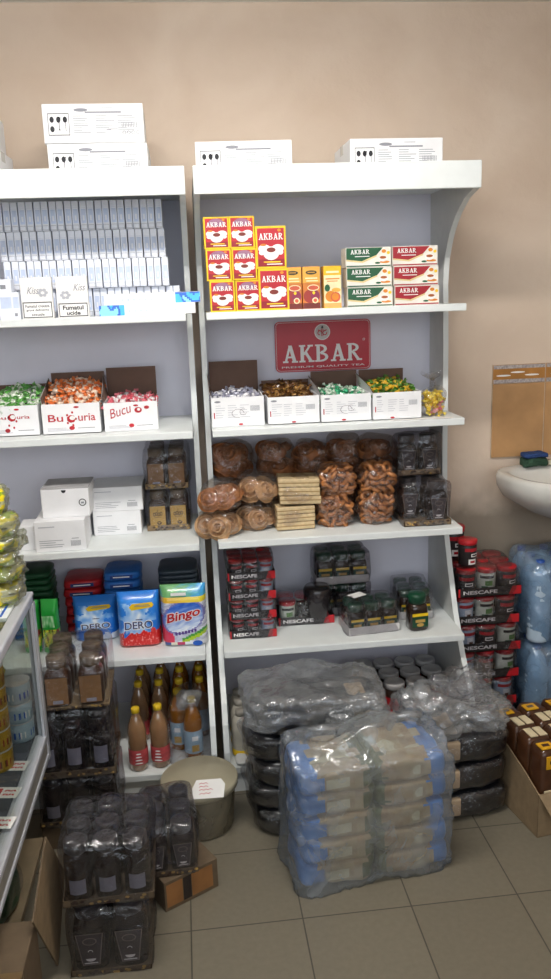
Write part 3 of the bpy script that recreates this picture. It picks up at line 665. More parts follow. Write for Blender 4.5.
# ------------------------------------------------------------------ jars and shrink-wrapped trays
def jar_geo(kind, s=1.0):
    """parts of one jar, as list of (name, mesh datablock, label)"""
    out = []
    if kind == 'brown':     # jar with a plain brown label and a small white sticker
        b = MB(); b.lathe([(.026, 0), (.031, .004), (.032, .02), (.032, .082), (.029, .094), (.023, .103), (.022, .108)], COFFEE, 20, sq=5)
        out.append(('glass', b.data('jar_glass')))
        b = MB(); b.rect(-.027, .027, .010, .086, -.0335, M('brown_label', '#8a6540', .45)); b.rect(-.012, .013, .012, .022, -.0338, M('pale_sticker', '#8f8f9c', .5)); out.append(('label', b.data('jar_label')))
        b = MB(); b.lathe([(.024, .106), (.0255, .109), (.0255, .134), (.0235, .137), (.008, .1375)], BROWNCAP, 20); out.append(('cap', b.data('jar_cap')))
    if kind == 'gold':      # squarish glass jar with ground coffee look and gold label
        b = MB(); b.lathe([(.026, 0), (.031, .004), (.032, .02), (.032, .082), (.029, .094), (.023, .103), (.022, .108)], COFFEE, 20, sq=5)
        out.append(('glass', b.data('jar_glass')))
        b = MB(); b.rect(-.027, .027, .014, .084, -.0335, GOLD); [b.ring(-.012+.008*q, .055+.002*(q % 2), .0025, .0048, -.0338, COFFEE, 10, sq=1.5) for q in range(4)]; b.rect(-.001, .001, .064, .072, -.0338, COFFEE); b.rect(-.012, .012, .044, .0455, -.0338, COFFEE); b.ring(.004, .026, .004, .009, -.0338, COFFEE, 12, PI, 2*PI); b.ell(.004, .028, .006, .002, -.0338, COFFEE, 10)
        out.append(('label', b.data('jar_label')))
        b = MB(); b.lathe([(.024, .106), (.0255, .109), (.0255, .134), (.0235, .137), (.008, .1375)], BROWNCAP, 20); out.append(('cap', b.data('jar_cap')))
    if kind == 'dark':      # dark jar with keystone-shaped label and cup drawing
        b = MB(); b.lathe([(.030, 0), (.036, .005), (.037, .03), (.037, .09), (.033, .108), (.026, .118), (.025, .124)], DARKGLASS, 20, sq=4)
        out.append(('glass', b.data('jar_glass')))
        b = MB(); L1 = M('keystone_label', '#4a4246', .4); L2 = M('keystone_rim', '#8b8078', .4)
        b.poly([(-.018, .018), (.018, .018), (.029, .094), (-.029, .094)], -.0382, L2); b.poly([(-.0165, .0195), (.0165, .0195), (.027, .0925), (-.027, .0925)], -.0385, L1)
        b.ell(0, .034, .0105, .007, -.0388, WHT, 14, PI, 2*PI); b.rect(-.014, .014, .022, .0245, -.0388, WHT); b.ring(.0, .05, .004, .0055, -.0388, WHT, 8, 0, 3); b.ell(0, .076, .015, .009, -.0388, L2, 16); b.ell(0, .076, .013, .0072, -.039, L1, 16)
        out.append(('label', b.data('jar_label')))
        b = MB(); b.lathe([(.030, .120), (.0315, .123), (.0315, .15), (.0295, .153), (.020, .1535), (.018, .1525), (.004, .1525)], DARKCAP, 20); out.append(('cap', b.data('jar_cap')))
    if kind == 'sticker':   # dark round jar with small pale tax sticker
        b = MB(); b.lathe([(.033, 0), (.037, .005), (.037, .125), (.033, .14), (.028, .148)], DARKGLASS, 20)
        out.append(('glass', b.data('jar_glass')))
        b = MB(); ST = M('pale_sticker', '#8f8f9c', .5)
        for k in range(6):
            a, c = -PI/2+(-.62+k*.207), -PI/2+(-.62+(k+1)*.207); b.face([(.0377*math.cos(t), .0377*math.sin(t), z) for t, z in ((a, .028), (c, .028), (c, .072), (a, .072))], ST)
        out.append(('label', b.data('jar_label')))
        b = MB(); b.lathe([(.031, .145), (.033, .148), (.033, .172), (.030, .175), (.022, .1755), (.020, .1735), (.004, .1735)], DARKCAP, 20); out.append(('cap', b.data('jar_cap')))
    if kind in ('nes_a', 'nes_b', 'nes_c'):
        b = MB(); body = {'nes_a': M('nes_label_white', '#cfd6c8', .4), 'nes_b': M('nes_label_black', '#2c2527', .35), 'nes_c': M('nes_label_blue', '#a9bed6', .4)}[kind]
        b.lathe([(.030, 0), (.033, .003), (.033, .072), (.030, .078)], body, 20)
        out.append(('body', b.data('jar_body')))
        b = MB()
        def arc(z0, z1, m, a0=-1.2, a1=1.2, r=.0335):
            for k in range(8):
                a, c = -PI/2+a0+(a1-a0)*k/8, -PI/2+a0+(a1-a0)*(k+1)/8; b.face([(r*math.cos(t), r*math.sin(t), z) for t, z in ((a, z0), (c, z0), (c, z1), (a, z1))], m)
        if kind == 'nes_a': arc(.012, .03, GRN, -.6, .1); arc(.032, .05, M('leaf_print', '#5f8c4c'), -.2, .6, .0337); arc(.008, .02, RED, .0, .55, .0338); arc(.058, .068, BLACKTRAY, -.8, .8)
        if kind == 'nes_b': arc(.006, .026, WHT, -.5, .4); arc(.012, .020, RED, -.3, .25, .0338); arc(.034, .046, WHT, -.2, .7); arc(.037, .043, BLACKTRAY, -.1, .6, .0338); arc(.054, .066, RED, -.9, .9)
        if kind == 'nes_c': arc(.006, .05, M('nes_cup', '#dfe4ea'), -.3, .5); arc(.012, .034, M('nes_brown', '#5b3522'), -.1, .35, .0338); arc(.056, .068, RED, -.9, .9)
        out.append(('label', b.data('jar_label')))
        b = MB(); b.lathe([(.033, .077), (.035, .079), (.035, .092), (.033, .094), (.004, .0945)], REDLID, 20); out.append(('lid', b.data('jar_lid')))
    if kind == 'jac':       # dark green capped jar
        b = MB(); b.lathe([(.027, 0), (.031, .004), (.031, .07), (.027, .083), (.022, .088)], M('jac_glass', '#2a1c14', .2, coat=.5), 20, sq=4); out.append(('glass', b.data('jar_glass')))
        b = MB(); b.rect(-.026, .026, .014, .05, -.0325, GREENLID); b.rect(-.026, .026, .05, .06, -.0326, YEL); b.rect(-.016, .016, .03, .04, -.0328, GOLD); b.ell(0, .022, .012, .006, -.0328, GOLD, 12); out.append(('label', b.data('jar_label')))
        b = MB(); b.lathe([(.024, .086), (.028, .089), (.029, .112), (.026, .118), (.010, .120)], GREENLID, 20); out.append(('lid', b.data('jar_lid')))
    if kind == 'silver':    # jar with pale metal screw lid
        b = MB(); b.lathe([(.034, 0), (.040, .005), (.040, .15), (.036, .165)], M('silver_jar_dark', '#3a2a22', .3, coat=.3), 24); out.append(('glass', b.data('jar_glass')))
        b = MB(); b.lathe([(.0405, .03), (.041, .032), (.041, .13), (.0405, .132)], M('jar_wrap_red', '#a2242b', .4), 24, cap=False); out.append(('label', b.data('jar_label')))
        b = MB(); b.lathe([(.036, .162), (.0405, .165), (.0405, .182), (.038, .185), (.032, .1845), (.030, .183), (.004, .183)], STEEL, 24); out.append(('lid', b.data('jar_lid')))
    if kind == 'plain_cup':
        b = MB(); b.lathe([(.026, 0), (.033, .004), (.035, .07), (.030, .078)], M('dark_mug', '#262224', .25, coat=.4), 20); out.append(('cup', b.data('mug_body')))
    return out
JG = {}
def jar_parts(kind): 
    if kind not in JG: JG[kind] = jar_geo(kind)
    return JG[kind]
JAR_H = {'gold': .1375, 'brown': .1375, 'dark': .1535, 'sticker': .1755, 'nes_a': .0945, 'nes_b': .0945, 'nes_c': .0945, 'jac': .12, 'silver': .185, 'plain_cup': .078}
JAR_P = {'gold': .072, 'brown': .072, 'dark': .082, 'sticker': .080, 'nes_a': .074, 'nes_b': .074, 'nes_c': .074, 'jac': .068, 'silver': .086, 'plain_cup': .078}
def add_jar(parent, kind, loc, rz=0, sc_=1.0, name='jar'):
    ps = jar_parts(kind)
    j = bpy.data.objects.new(name, ps[0][1]); COL.objects.link(j); j.parent = parent; j.location = loc; j.rotation_euler = (0, 0, rz); j.scale = (sc_,)*3
    for nm, me in ps[1:]:
        o = bpy.data.objects.new(nm, me); COL.objects.link(o); o.parent = j
    return j
def loose_jar(kind, label, loc, rz=0, sc_=1.0, group=None):
    ps = jar_parts(kind); r = thing('coffee_jar', label, 'coffee jar', loc, rz, group); r.scale = (sc_,)*3
    for nm, me in ps:
        o = bpy.data.objects.new(nm, me); COL.objects.link(o); o.parent = r
    return r
def tray_pack(nx, ny, kind, traym, lip, label, loc, rz=0, group=None, filmm=None, text=None, kinds=None, sc_=1.0, tear=False, redcorner=False, slack=.008, skip=(), seed=1, pitch=None, zs=1.0):
    r = thing('coffee_tray_pack', label, 'tray of jars', loc, rz, group)
    p = JAR_P[kind]*sc_; px_, py_ = pitch or (p, p); H = JAR_H[kind]*sc_*zs; W, D = nx*px_+.006, ny*py_+.006; t = .003
    b = MB(); b.box(-W/2, W/2, -D/2, D/2, 0, t, traym)
    b.box(-W/2, W/2, -D/2, -D/2+t, 0, lip, traym); b.box(-W/2, W/2, D/2-t, D/2, 0, lip, traym); b.box(-W/2, -W/2+t, -D/2, D/2, 0, lip, traym); b.box(W/2-t, W/2, -D/2, D/2, 0, lip, traym)
    if text:
        b.text(text, -W*.42, W*.12, lip*.3, lip*.72, -D/2-.0006, WHT, .03)
    if redcorner: b.poly([(W*.3, 0.001), (W*.5, .001), (W*.5, lip), (W*.36, lip)], -D/2-.0005, REDLID); b.rect(-W*.5, -W*.47, .001, lip, -D/2-.0005, REDLID)
    if traym in (KRAFT, KRAFTD):
        rnd = random.Random(seed)
        for k in range(26): b.ell(rnd.uniform(-W*.47, W*.47), rnd.uniform(.2, .8)*lip, .006, .004, -D/2-.0004-.00001*k, rnd.choice((KRAFTD, COFFEE, GOLD)), 7)
    b.build('tray', r)
    for i in range(nx):
        for j in range(ny):
            if (i, j) in skip: continue
            k = kinds[(i+j*nx) % len(kinds)] if kinds else kind
            add_jar(r, k, ((i-(nx-1)/2)*px_, (j-(ny-1)/2)*py_, t), random.uniform(-.25, .25) if kind.startswith('nes') else 0, sc_).scale.z = sc_*zs
    b = MB(); b.blob(W+slack, D+slack, H+t+slack*.6, filmm or SHRINK, 9, 9, .004, 14, seed, flat=True)
    b.build('shrink_film', r)
    return r

# ---- pastries on the right unit
CRUST = M('pastry_crust', '#a26a3c', .5, noise_amt=.3, scale=40); CRUSTD = M('pastry_dark', '#8f5a34', .5, noise_amt=.3, scale=40); CRUSTL = M('pastry_light', '#c09a72', .55, noise_amt=.25, scale=50)
RINGM = M('bread_ring_crust', '#a36b3e', .35, noise_amt=.35, scale=60, coat=.2); WAFER = M('wafer_cream', '#cbb48c', .7, noise_amt=.15, scale=70); WAFERD = M('wafer_edge', '#a08457', .75, noise_amt=.2, scale=90)
def bun_mesh(m):
    b = MB(); prof = [(.002, .016)]; 
    for k in range(1, 19):
        u = k/18; prof.append((.046*u, .026+.010*math.cos(u*PI*5.5)-.018*u**3))
    prof += [(.047, .004), (.040, .0)]
    b.lathe(prof, m, 18, cap=True)
    for v in b.bm.verts: v.co += Vector((0, 0, .006*noise.noise(v.co*40)))+Vector(v.co)*.1*noise.noise(v.co*25+Vector((3, 0, 0)))
    return b.data('spiral_bun')
BUN = {k: bun_mesh(m) for k, m in (('m', CRUST), ('d', CRUSTD), ('l', CRUSTL))}
b = MB(); b.torus((0, 0, 0), .0165, .0082, RINGM, n=16, k=8, wob=.15); RINGME = b.data('bread_ring')
def bag_of(label, loc, size, content, rz=0, seed=1, cat='bag of pastry', group=None, tilt=0):
    sx, sy, sz = size; r = thing('pastry_bag', label, cat, loc, rz, group); r.rotation_euler = (0, tilt, rz); rnd = random.Random(seed)
    if content == 'ring':
        nx, ny, nz = max(2, int(sx/.031)), max(2, int(sy/.045)), max(2, int(sz/.021))
        n = 0
        for k in range(nz):
            for i in range(nx):
                for j in range(ny):
                    o = bpy.data.objects.new('bread_ring', RINGME); COL.objects.link(o); o.parent = r
                    f = .8-.25*abs(2*(k+.5)/nz-1)**3
                    o.location = (((i+.5)/nx-.5)*sx*f+rnd.uniform(-.006, .006), ((j+.5)/ny-.5)*sy*f+rnd.uniform(-.006, .006), .014+(sz-.028)*k/max(1, nz-1))
                    o.rotation_euler = (rnd.uniform(-1, 1)*1.1, rnd.uniform(-1, 1)*.8, rnd.uniform(0, 6)); s = rnd.uniform(.85, 1.05); o.scale = (s, s, s)
    elif content == 'wafer':
        for k in range(3):
            b = MB(); b.box(-sx*.46, sx*.46, -sy*.44, sy*.44, .003+k*sz*.31, .003+(k+.94)*sz*.31, WAFER, .004)
            b.box(-sx*.463, sx*.463, -sy*.443, sy*.443, .003+(k+.42)*sz*.31, .003+(k+.56)*sz*.31, WAFERD)
            o = b.build('wafer_block', r); o.location = (rnd.uniform(-.004, .004), 0, 0); o.rotation_euler.z = rnd.uniform(-.04, .04)
    else:
        n = content[1]; me = BUN[content[0]]
        lay = max(1, round(n/4)); per = math.ceil(n/lay); c = 0
        for l in range(lay):
            for q in range(per):
                if c >= n: break
                c += 1; a = 2*PI*q/per+l*.8; R_ = .27 if per > 1 else 0
                o = bpy.data.objects.new('bun', me); COL.objects.link(o); o.parent = r
                s = min(sx, sz*1.4, .13)/.13*rnd.uniform(.85, 1.05)
                o.location = (R_*sx*math.cos(a), R_*sy*math.sin(a)*.8, .01+sz*(l+.25)/lay*.85+rnd.uniform(0, .008)); o.rotation_euler = (rnd.uniform(.3, 1.25), rnd.uniform(-.5, .5), rnd.uniform(-.6, .6)); o.scale = (s, s, s)
    b = MB(); b.blob(sx, sy, sz, BAGFILM, 3.2, 9, .009, 16, seed); 
    b.mesh([(sx*.46, -sy*.12, sz*.4), (sx*.46, sy*.12, sz*.4), (sx*.46, sy*.12, sz*.6), (sx*.46, -sy*.12, sz*.6), (sx*.62, -sy*.3, sz*.3), (sx*.6, sy*.3, sz*.35), (sx*.6, sy*.28, sz*.75), (sx*.62, -sy*.28, sz*.7)], [(0, 1, 5, 4), (1, 2, 6, 5), (2, 3, 7, 6), (3, 0, 4, 7)], BAGFILM) if content != 'wafer' else None
    b.build('bag_film', r); return r
def place_px(x0, x1, ytop, ybot, Yf, dep):
    """box (centre location, size) of something seen between these picture bounds with its front at Y = Yf"""
    a = U(x0, (ytop+ybot)/2, 'Y', Yf); c = U(x1, (ytop+ybot)/2, 'Y', Yf); t = U((x0+x1)/2, ytop, 'Y', Yf); q = U((x0+x1)/2, ybot, 'Y', Yf)
    return Vector(((a.x+c.x)/2, Yf+dep/2, q.z)), (c.x-a.x, dep, t.z-q.z)
def pastry(label, x0, x1, yt, yb, Yf, dep, content, seed, on=None, rz=0, tilt=0, group=None):
    loc, size = place_px(x0, x1, yt, yb, Yf, dep)
    if on is not None: size = (size[0], size[1], loc.z+size[2]-on); loc.z = on
    return bag_of(label, loc, size, content, rz, seed, group=group, tilt=tilt), loc, size
z4 = SZ[2]+.0005
_, l1, s1 = pastry('clear bag of pale spiral buns hanging over the left end of the pastry shelf', 198, 242, 513, 538, -.40, .14, ('l', 4), 1, z4)
pastry('clear bag of golden folded buns lying on the overhanging bag', 200, 243, 487, 514, -.39, .15, ('m', 5), 2, l1.z+s1[2]-.004, .05, -.1)
_, l2, s2 = pastry('clear bag of pale buns underneath the round-topped twist bag', 241, 276, 504, 528, -.34, .15, ('l', 4), 3, z4)
pastry('bag of pale twisted buns between the folded buns and the wafers', 238, 281, 476, 505, -.34, .15, ('l', 5), 4, l2.z+s2[2]-.004, 0, .12)
_, l3, s3 = pastry('clear bag of pale wafer blocks, lower of two', 274, 316, 506, 531, -.345, .13, 'wafer', 5, z4, .03)
pastry('clear bag of pale wafer blocks, upper of two', 278, 323, 478, 506, -.345, .13, 'wafer', 6, l3.z+s3[2], -.06, .03)
_, l4, s4 = pastry('clear bag of small bread rings, bottom left of the four ring bags', 317, 357, 497, 528, -.345, .14, 'ring', 7, z4)
pastry('clear bag of small bread rings, top left of the four ring bags', 319, 360, 468, 498, -.345, .14, 'ring', 8, l4.z+s4[2]-.002, .04)
_, l5, s5 = pastry('clear bag of small bread rings, bottom right of the four ring bags', 359, 399, 494, 525, -.345, .14, 'ring', 9, z4)
pastry('clear bag of small bread rings, top right of the four ring bags', 360, 400, 466, 495, -.345, .14, 'ring', 10, l5.z+s5[2]-.002, -.03)
for i, (x0, x1, lb, sd) in enumerate(((214, 252, 'behind the golden folded buns', 11), (262, 296, 'behind the left wafer bags', 12), (298, 330, 'behind the gap between wafers and rings', 13), (333, 362, 'behind the left ring bags', 14), (364, 398, 'behind the right ring bags', 15))):
    _, l6, s6 = pastry('dark bag of brown buns standing '+lb+', underneath another', x0, x1, 478, 515, -.19, .15, ('d', 6), sd, z4)
    pastry('dark bag of brown buns standing '+lb+', on top', x0-2, x1+2, (446, 441, 444, 437, 436)[i], 478, -.19, .15, ('d', 9), sd+20, l6.z+s6[2]-.004, .1*(-1)**i)
# dark jars in kraft trays, right end
tray_pack(2, 2, 'dark', KRAFT, .02, 'wrapped kraft tray of dark coffee jars at the right end of the pastry shelf, front', (.768, -.296, z4), 0, 'trays of dark coffee jars', SHRINK, sc_=1.0, seed=4, skip=((0, 0),))
tray_pack(2, 1, 'dark', KRAFT, .02, 'wrapped kraft tray of dark coffee jars on top of another, right end of pastry shelf', (.760, -.258, z4+.168), 0, 'trays of dark coffee jars', SHRINK, sc_=.93, seed=5)

# ---- white printed boxes and gold jars on the left unit
def white_box(w, d, h, lidded, key):
    def mk():
        r = thing('product_box', '', 'box', group='plain white boxes')
        b = MB(); b.box(-w/2, w/2, -d/2, d/2, 0, h, CARD, .002); b.build('box', r)
        b = MB(); y = -d/2-.0006; rnd = random.Random(len(key))
        if lidded: b.ell(-w*.02, h*.96, w*.05, h*.1, y, INK, 14, PI, 2*PI); b.ring(w*.36, h*.5, h*.1, h*.13, y, INK, 14); b.rect(w*.33, w*.39, h*.46, h*.52, y-.0003, INKG)
        else:
            for l in range(4): b.rect(-w*.42, -w*.42+w*rnd.uniform(.3, .5), h*(.36-.07*l), h*(.375-.07*l), y, INKG)
            for q in range(10): b.rect(w*.2+q*w*.02, w*.21+q*w*.02, h*.16, h*.34, y, INKG)
            b.rect(w*.22, w*.36, h*.4, h*.42, y, INKG); b.rect(-w*.42, -w*.1, h*.8, h*.83, y, INKL)
        b.build('printed_front', r)
        if lidded: b = MB(); b.box(-w/2, w/2, -d*.5, d/2, h, h+.003, M('box_lid_grey', '#b3b1b2')); b.build('lid', r)
        return r
    return mk
def wb(label, x0, x1, yt, yb, Yf, dep, lid, on=None, rz=0):
    loc, s = place_px(x0, x1, yt, yb, Yf, dep)
    if on is not None: s = (s[0], s[1], loc.z+s[2]-on); loc.z = on
    r = white_box(*s, lid, label)(); r.location = loc; r.rotation_euler.z = rz; r['label'] = label; return loc.z+s[2]+(.0032 if lid else 0)
tz = wb('long white box with printed lines, front left on the left unit below other box', 34, 85, 521, 553, -.415, .25, False, z4, .02)
wb('white box with a dark thumb notch lying on the long front box', 41, 89, 489, 511, -.37, .17, True, tz+.0005, .0)
tz = wb('white printed box under the other, beside the gold label jars', 94, 142, 511, 534, -.25, .18, False, z4, -.03)
wb('white printed box on top, beside the gold label jars', 91, 143, 487, 511, -.25, .18, False, tz+.0005, -.02)
b = MB(); b.box(-.03, .03, -.05, .05, 0, .085, CARD, .002); tag(b.build('product_box', None, (-.62, -.33, z4), .05), 'pale white box half hidden behind the yellow snack bags', 'box')
tray_pack(2, 3, 'gold', KRAFT, .02, 'kraft tray of gold label coffee jars on the left unit, under another tray', (-.150, -.115, z4), -.02, 'trays of gold label jars', CLEAR, seed=8, sc_=1.03)
tray_pack(2, 3, 'brown', KRAFT, .02, 'kraft tray of brown label coffee jars on the left unit, on the gold label tray', (-.148, -.105, z4+.152), -.02, 'trays of gold label jars', CLEAR, seed=9, sc_=1.03)

# ---- detergents
def pouch(w, d, h, front, back, name, label, loc, rz=0, texts=None, lean=0):
    r = thing(name, label, 'detergent', loc, rz)
    b = MB()
    def th(u, v): return d/2*(1-abs(2*u-1)**9)*(1-max(0, (v-.72)/.28)**2*.9)*(1-max(0, (.06-v)/.06)**2*.5)
    nu, nv = 36, 46
    b.paint(front, (-w/2, 0, 0), (w, 0, 0), (0, 0, h), nu, nv, PAINTG, th)
    b.paint(lambda u, v: back, (w/2, 0, 0), (-w, 0, 0), (0, 0, h), 12, 14, PAINTG, lambda u, v: th(1-u, v), (0, 1, 0))
    b.build('pouch', r)
    if texts:
        b = MB(); texts(b, w, h, -d/2-.0012); b.build('printed_name', r)
    return r
def mixc(a, b_, t): return tuple(a[i]+(b_[i]-a[i])*t for i in range(3))
def dero_art(redd):
    def f(u, v):
        n = noise.noise(Vector((u*9, v*9, 2+redd))); n2 = noise.noise(Vector((u*24, v*24, 5)))
        c = mixc((.12, .42, .82), (.2, .55, .9), v)
        dx, dz = u-.45, v-.5; rad = math.hypot(dx, dz*.9); ang = math.atan2(dz, dx)
        if v > .9: c = (.18, .5, .86)
        if rad < .36+.12*math.sin(ang*9+n*2) and .25 < v < .82: c = mixc(c, (.93, .96, 1), max(0, min(1, .9-rad*1.4+.5*n)))
        if v < .36 and redd and (v < .22+.10*n+.12*u): c = mixc((.8, .13, .12), (.95, .82, .8), max(0, n2*1.1))
        if not redd and v < .16+.08*n and u > .45: c = (.86, .9, .96)
        return c
    return f
def dero_txt(redd):
    def f(b, w, h, y):
        b.poly([(-w*.14, h*.70), (-w*.2, h*.76), (-w*.12, h*.82), (w*.34, h*.84), (w*.38, h*.79), (w*.34, h*.745)], y+.001, YEL); b.rect(-w*.08, w*.3, h*.768, h*.778, y, INKG); b.rect(-w*.04, w*.28, h*.79, h*.80, y, INKG)
        b.text('DERO', -w*.34, w*.34, h*(.27 if not redd else .33), h*(.42 if not redd else .50), y-.0003, WHT, .045, 0, h*.02)
        b.text('DERO', -w*.325, w*.325, h*(.282 if not redd else .345), h*(.408 if not redd else .485), y-.0006, NAVY, .01, 0, h*.02)
        b.rect(-w*.06, w*.1, h*.52, h*.535, y, NAVY)
    return f
def bingo_art(u, v):
    du, dv = (u-.5)/.43, (v-.50)/.25; dv -= du*.22; r_ = math.hypot(du, dv); n = noise.noise(Vector((u*8, v*8, 9))); ln = noise.noise(Vector((u*3+v*9, v*22-u*9, 3)))
    if v > .82: return mixc((.42, .66, .42), (.25, .62, .85), max(0, min(1, (u-.35)*1.8+.6*ln)))
    if v > .73: return mixc((.86, .66, .22), (.92, .86, .25), u)
    if r_ < 1: return mixc((.93, .96, 1), (.16, .36, .78), max(0, min(1, .5+.55*dv+.35*ln)))
    if r_ < 1.1: return (.5, .5, .75)
    c = mixc((.90, .91, .95), (.62, .64, .76), max(0, min(1, .4+ln)))
    if v < .52 and u < .2+.3*(.4-v): c = (.84, .24, .36)
    if v < .3 and u > .45 and .05+.30*(u-.45) < v < .14+.34*(u-.45): c = (.68, .8, .2) if v < .10+.32*(u-.45) else (.3, .62, .25)
    if v < .09: c = (.93, .94, .97)
    if .015 < v < .08 and .05 < u < .5: c = (.25, .35, .6) if u < .2 else ((.9, .88, .8) if u < .32 else (.78, .22, .42))
    return c
def bingo_txt(b, w, h, y):
    b.text('Bingo', -w*.39, w*.37, h*.35, h*.57, y+.001, WHT, .07, .1, h*.12); b.text('Bingo', -w*.375, w*.355, h*.362, h*.56, y, RED, .025, .1, h*.12)
    VI = M('violet_print', '#5b3f8c', .4)
    for k in range(7): b.rect(-w*.2+k*w*.07, -w*.15+k*w*.07, h*(.20+.008*k), h*(.25+.008*k), y, VI)
    b.ell(w*.28, h*.06, w*.11, h*.045, y, BLU, 14); b.rect(-w*.25, w*.08, h*.86, h*.91, y+.001, WHT)
z5 = SZ[1]+.0005
def detergent(front, txt, label, x0, x1, yt, yb, Yf, dep, rz=0, back=(.2, .45, .8)):
    loc, s = place_px(x0, x1, yt, yb, Yf, dep); hh = loc.z+s[2]-z5; loc.z = z5
    return pouch(s[0], s[1], hh, front, back, 'detergent_pouch', label, loc, rz, txt)
detergent(dero_art(0), dero_txt(0), 'blue detergent pouch on the left, lower on the shelf behind the tall jars', 73, 117, 598, 642, -.285, .07, .02)
detergent(dero_art(1), dero_txt(1), 'blue detergent pouch with a red lower part, beside the colourful oval pouch', 117, 160, 594, 648, -.372, .08, -.02)
detergent(bingo_art, bingo_txt, 'white detergent pouch with a red name in a blue oval, at the right end', 161, 207, 587, 648, -.395, .08, -.05, (.5, .65, .4))
def packet(w, d, h, m, m2=None):
    def mk():
        b = MB(); b.blob(w, d, h, m, 6, 5, .002, 20, 3)
        if m2: b.rect(-w*.3, w*.3, h*.3, h*.7, -d/2-.003, m2); b.rect(-w*.22, w*.22, h*.44, h*.56, -d/2-.0034, WHT)
        return tag(b.build('detergent_packet'), '', 'detergent')
    return mk
DB = M('packet_blue', '#2f6cb8', .35, noise_amt=.15, scale=30); DG = M('packet_dark_green', '#1b4a2c', .35, noise_amt=.15, scale=30); DK = M('packet_slate', '#38424c', .35, noise_amt=.2, scale=30); DR = M('packet_red', '#b3262c', .35, noise_amt=.15, scale=30); DGB = M('packet_green', '#2d9a3a', .3, noise_amt=.15, scale=40)
# lying stacks behind the pouches
for i in range(7):
    place('pkB', packet(.135, .16, .034, DB, M('packet_navy', '#1d3f88')) if i == 0 else None, f'flat detergent packet in the blue stack behind the pouches, {nth(i)} from the bottom', (-.335+random.uniform(-.004, .004), -.16, z5+i*.0345), random.uniform(-.04, .04), 'blue stacked packets')
for i in range(6):
    place('pkR', packet(.14, .16, .034, DR, M('packet_navy2', '#22336a')) if i == 0 else None, f'flat detergent packet in the red stack behind the left pouch, {nth(i)} from the bottom', (-.485+random.uniform(-.004, .004), -.12, z5+i*.0345), random.uniform(-.04, .04), 'red stacked packets')
for i in range(14):
    place('pkS', packet(.14, .17, .0175, DK) if i == 0 else None, f'thin slate packet in the stack behind the oval pouch, {nth(i)} from the bottom', (-.128+random.uniform(-.003, .003), -.20, z5+i*.0178), random.uniform(-.03, .03), 'slate stacked packets')
for i in range(11):
    place('pkG', packet(.15, .16, .023, DG) if i == 0 else None, f'dark green packet in the stack at the far left, {nth(i)} from the bottom', (-.665+random.uniform(-.003, .003), -.16, z5+i*.0233), random.uniform(-.03, .03), 'dark green stacked packets')
def green_art(u, v):
    n = noise.noise(Vector((u*7, v*7, 4)))
    c = (.12, .55, .2)
    if .12 < v < .45 and u > .1: c = (.85, .8, .25) if n > .05 else ((.55, .7, .25) if n > -.2 else (.5, .12, .1))
    if .5 < v < .72 and u < .8: c = mixc(c, (.85, .9, .8), max(0, .6+n))
    return c
def grn(label, x0, x1, yt, yb, Yf):
    loc, s = place_px(x0, x1, yt, yb, Yf, .05); hh = loc.z+s[2]-z5; loc.z = z5
    r = pouch(s[0], .05, hh, green_art, (.1, .4, .15), 'spice_pouch', label, loc, -.1); r['category'] = 'pouch'
grn('tall bright green pouch with a yellow picture, right of its twin at the counter corner', 41, 59, 601, 655, -.37)
grn('tall bright green pouch mostly hidden by the counter corner', 22, 40, 602, 658, -.36)

# ---- instant coffee on the right unit
for i in range(4):
    tray_pack(3, 3, 'nes_b', BLACKTRAY, .03, f'black tray of small red-lidded coffee tins, {("bottom","second","third","top")[i]} in the left stack', (.132, -.275, z5+i*.0735), random.uniform(-.02, .02), 'black coffee trays on the right unit', SHRINK, 'NESCAFE', ['nes_b', 'nes_b', 'nes_c'], .69*1.35 if False else .735, redcorner=True, seed=20+i, slack=.006)
r = tray_pack(3, 2, 'nes_a', BLACKTRAY, .032, 'open black tray with one pale jar and a dark mug, between stacked and green trays', (.338, -.20, z5), .0, None, CLEAR, 'NESCAFE', ['nes_a', 'plain_cup', 'plain_cup', 'nes_b'], .92, redcorner=True, seed=30, skip=((2, 0),))
add_jar(r, 'plain_cup', (.045, -.045, .025), .4, 1.5, 'mug')
JT = M('white_tray', '#dcdad8', .6)
for i in range(5):
    tray_pack(3, 2, 'jac', JT if i < 3 else GREENLID, .028, f'pale tray of green-capped jars in the back stack, {nth(i)} from the bottom', (.505, -.135, z5+i*.0415), .02, 'pale trays in the back stack', SHRINK, sc_=.34*.9, seed=40+i, slack=.004) if False else None
tray_pack(3, 2, 'jac', JT, .03, 'white tray of green-capped coffee jars at the back, upper', (.490, -.13, z5+.126), .02, 'white trays of green-capped jars', SHRINK, sc_=.98, seed=41)
tray_pack(3, 2, 'jac', JT, .03, 'white tray of green-capped coffee jars at the back, lower', (.492, -.13, z5), .02, 'white trays of green-capped jars', SHRINK, sc_=.98, seed=42)
tray_pack(3, 2, 'jac', JT, .03, 'white tray of green-capped coffee jars turned at an angle at the shelf front', (.560, -.335, z5), .12, 'white trays of green-capped jars', SHRINK, sc_=.92, seed=43)
tray_pack(2, 3, 'jac', JT, .03, 'white tray of green-capped coffee jars at the right end by the side panel', (.755, -.20, z5), -.05, 'white trays of green-capped jars', CLEAR, sc_=.9, seed=44)
loose_jar('jac', 'single dark coffee jar with a green cap standing loose at the shelf front', (.730, -.375, z5), .1, 1.15)
b = MB(); b.box(-.03, .03, -.02, .02, 0, .001, PAPER); o = tag(b.build('paper_note', None, (.52, -.32, z5+.1215), .5), 'small white paper note on the angled green-capped tray', 'paper')
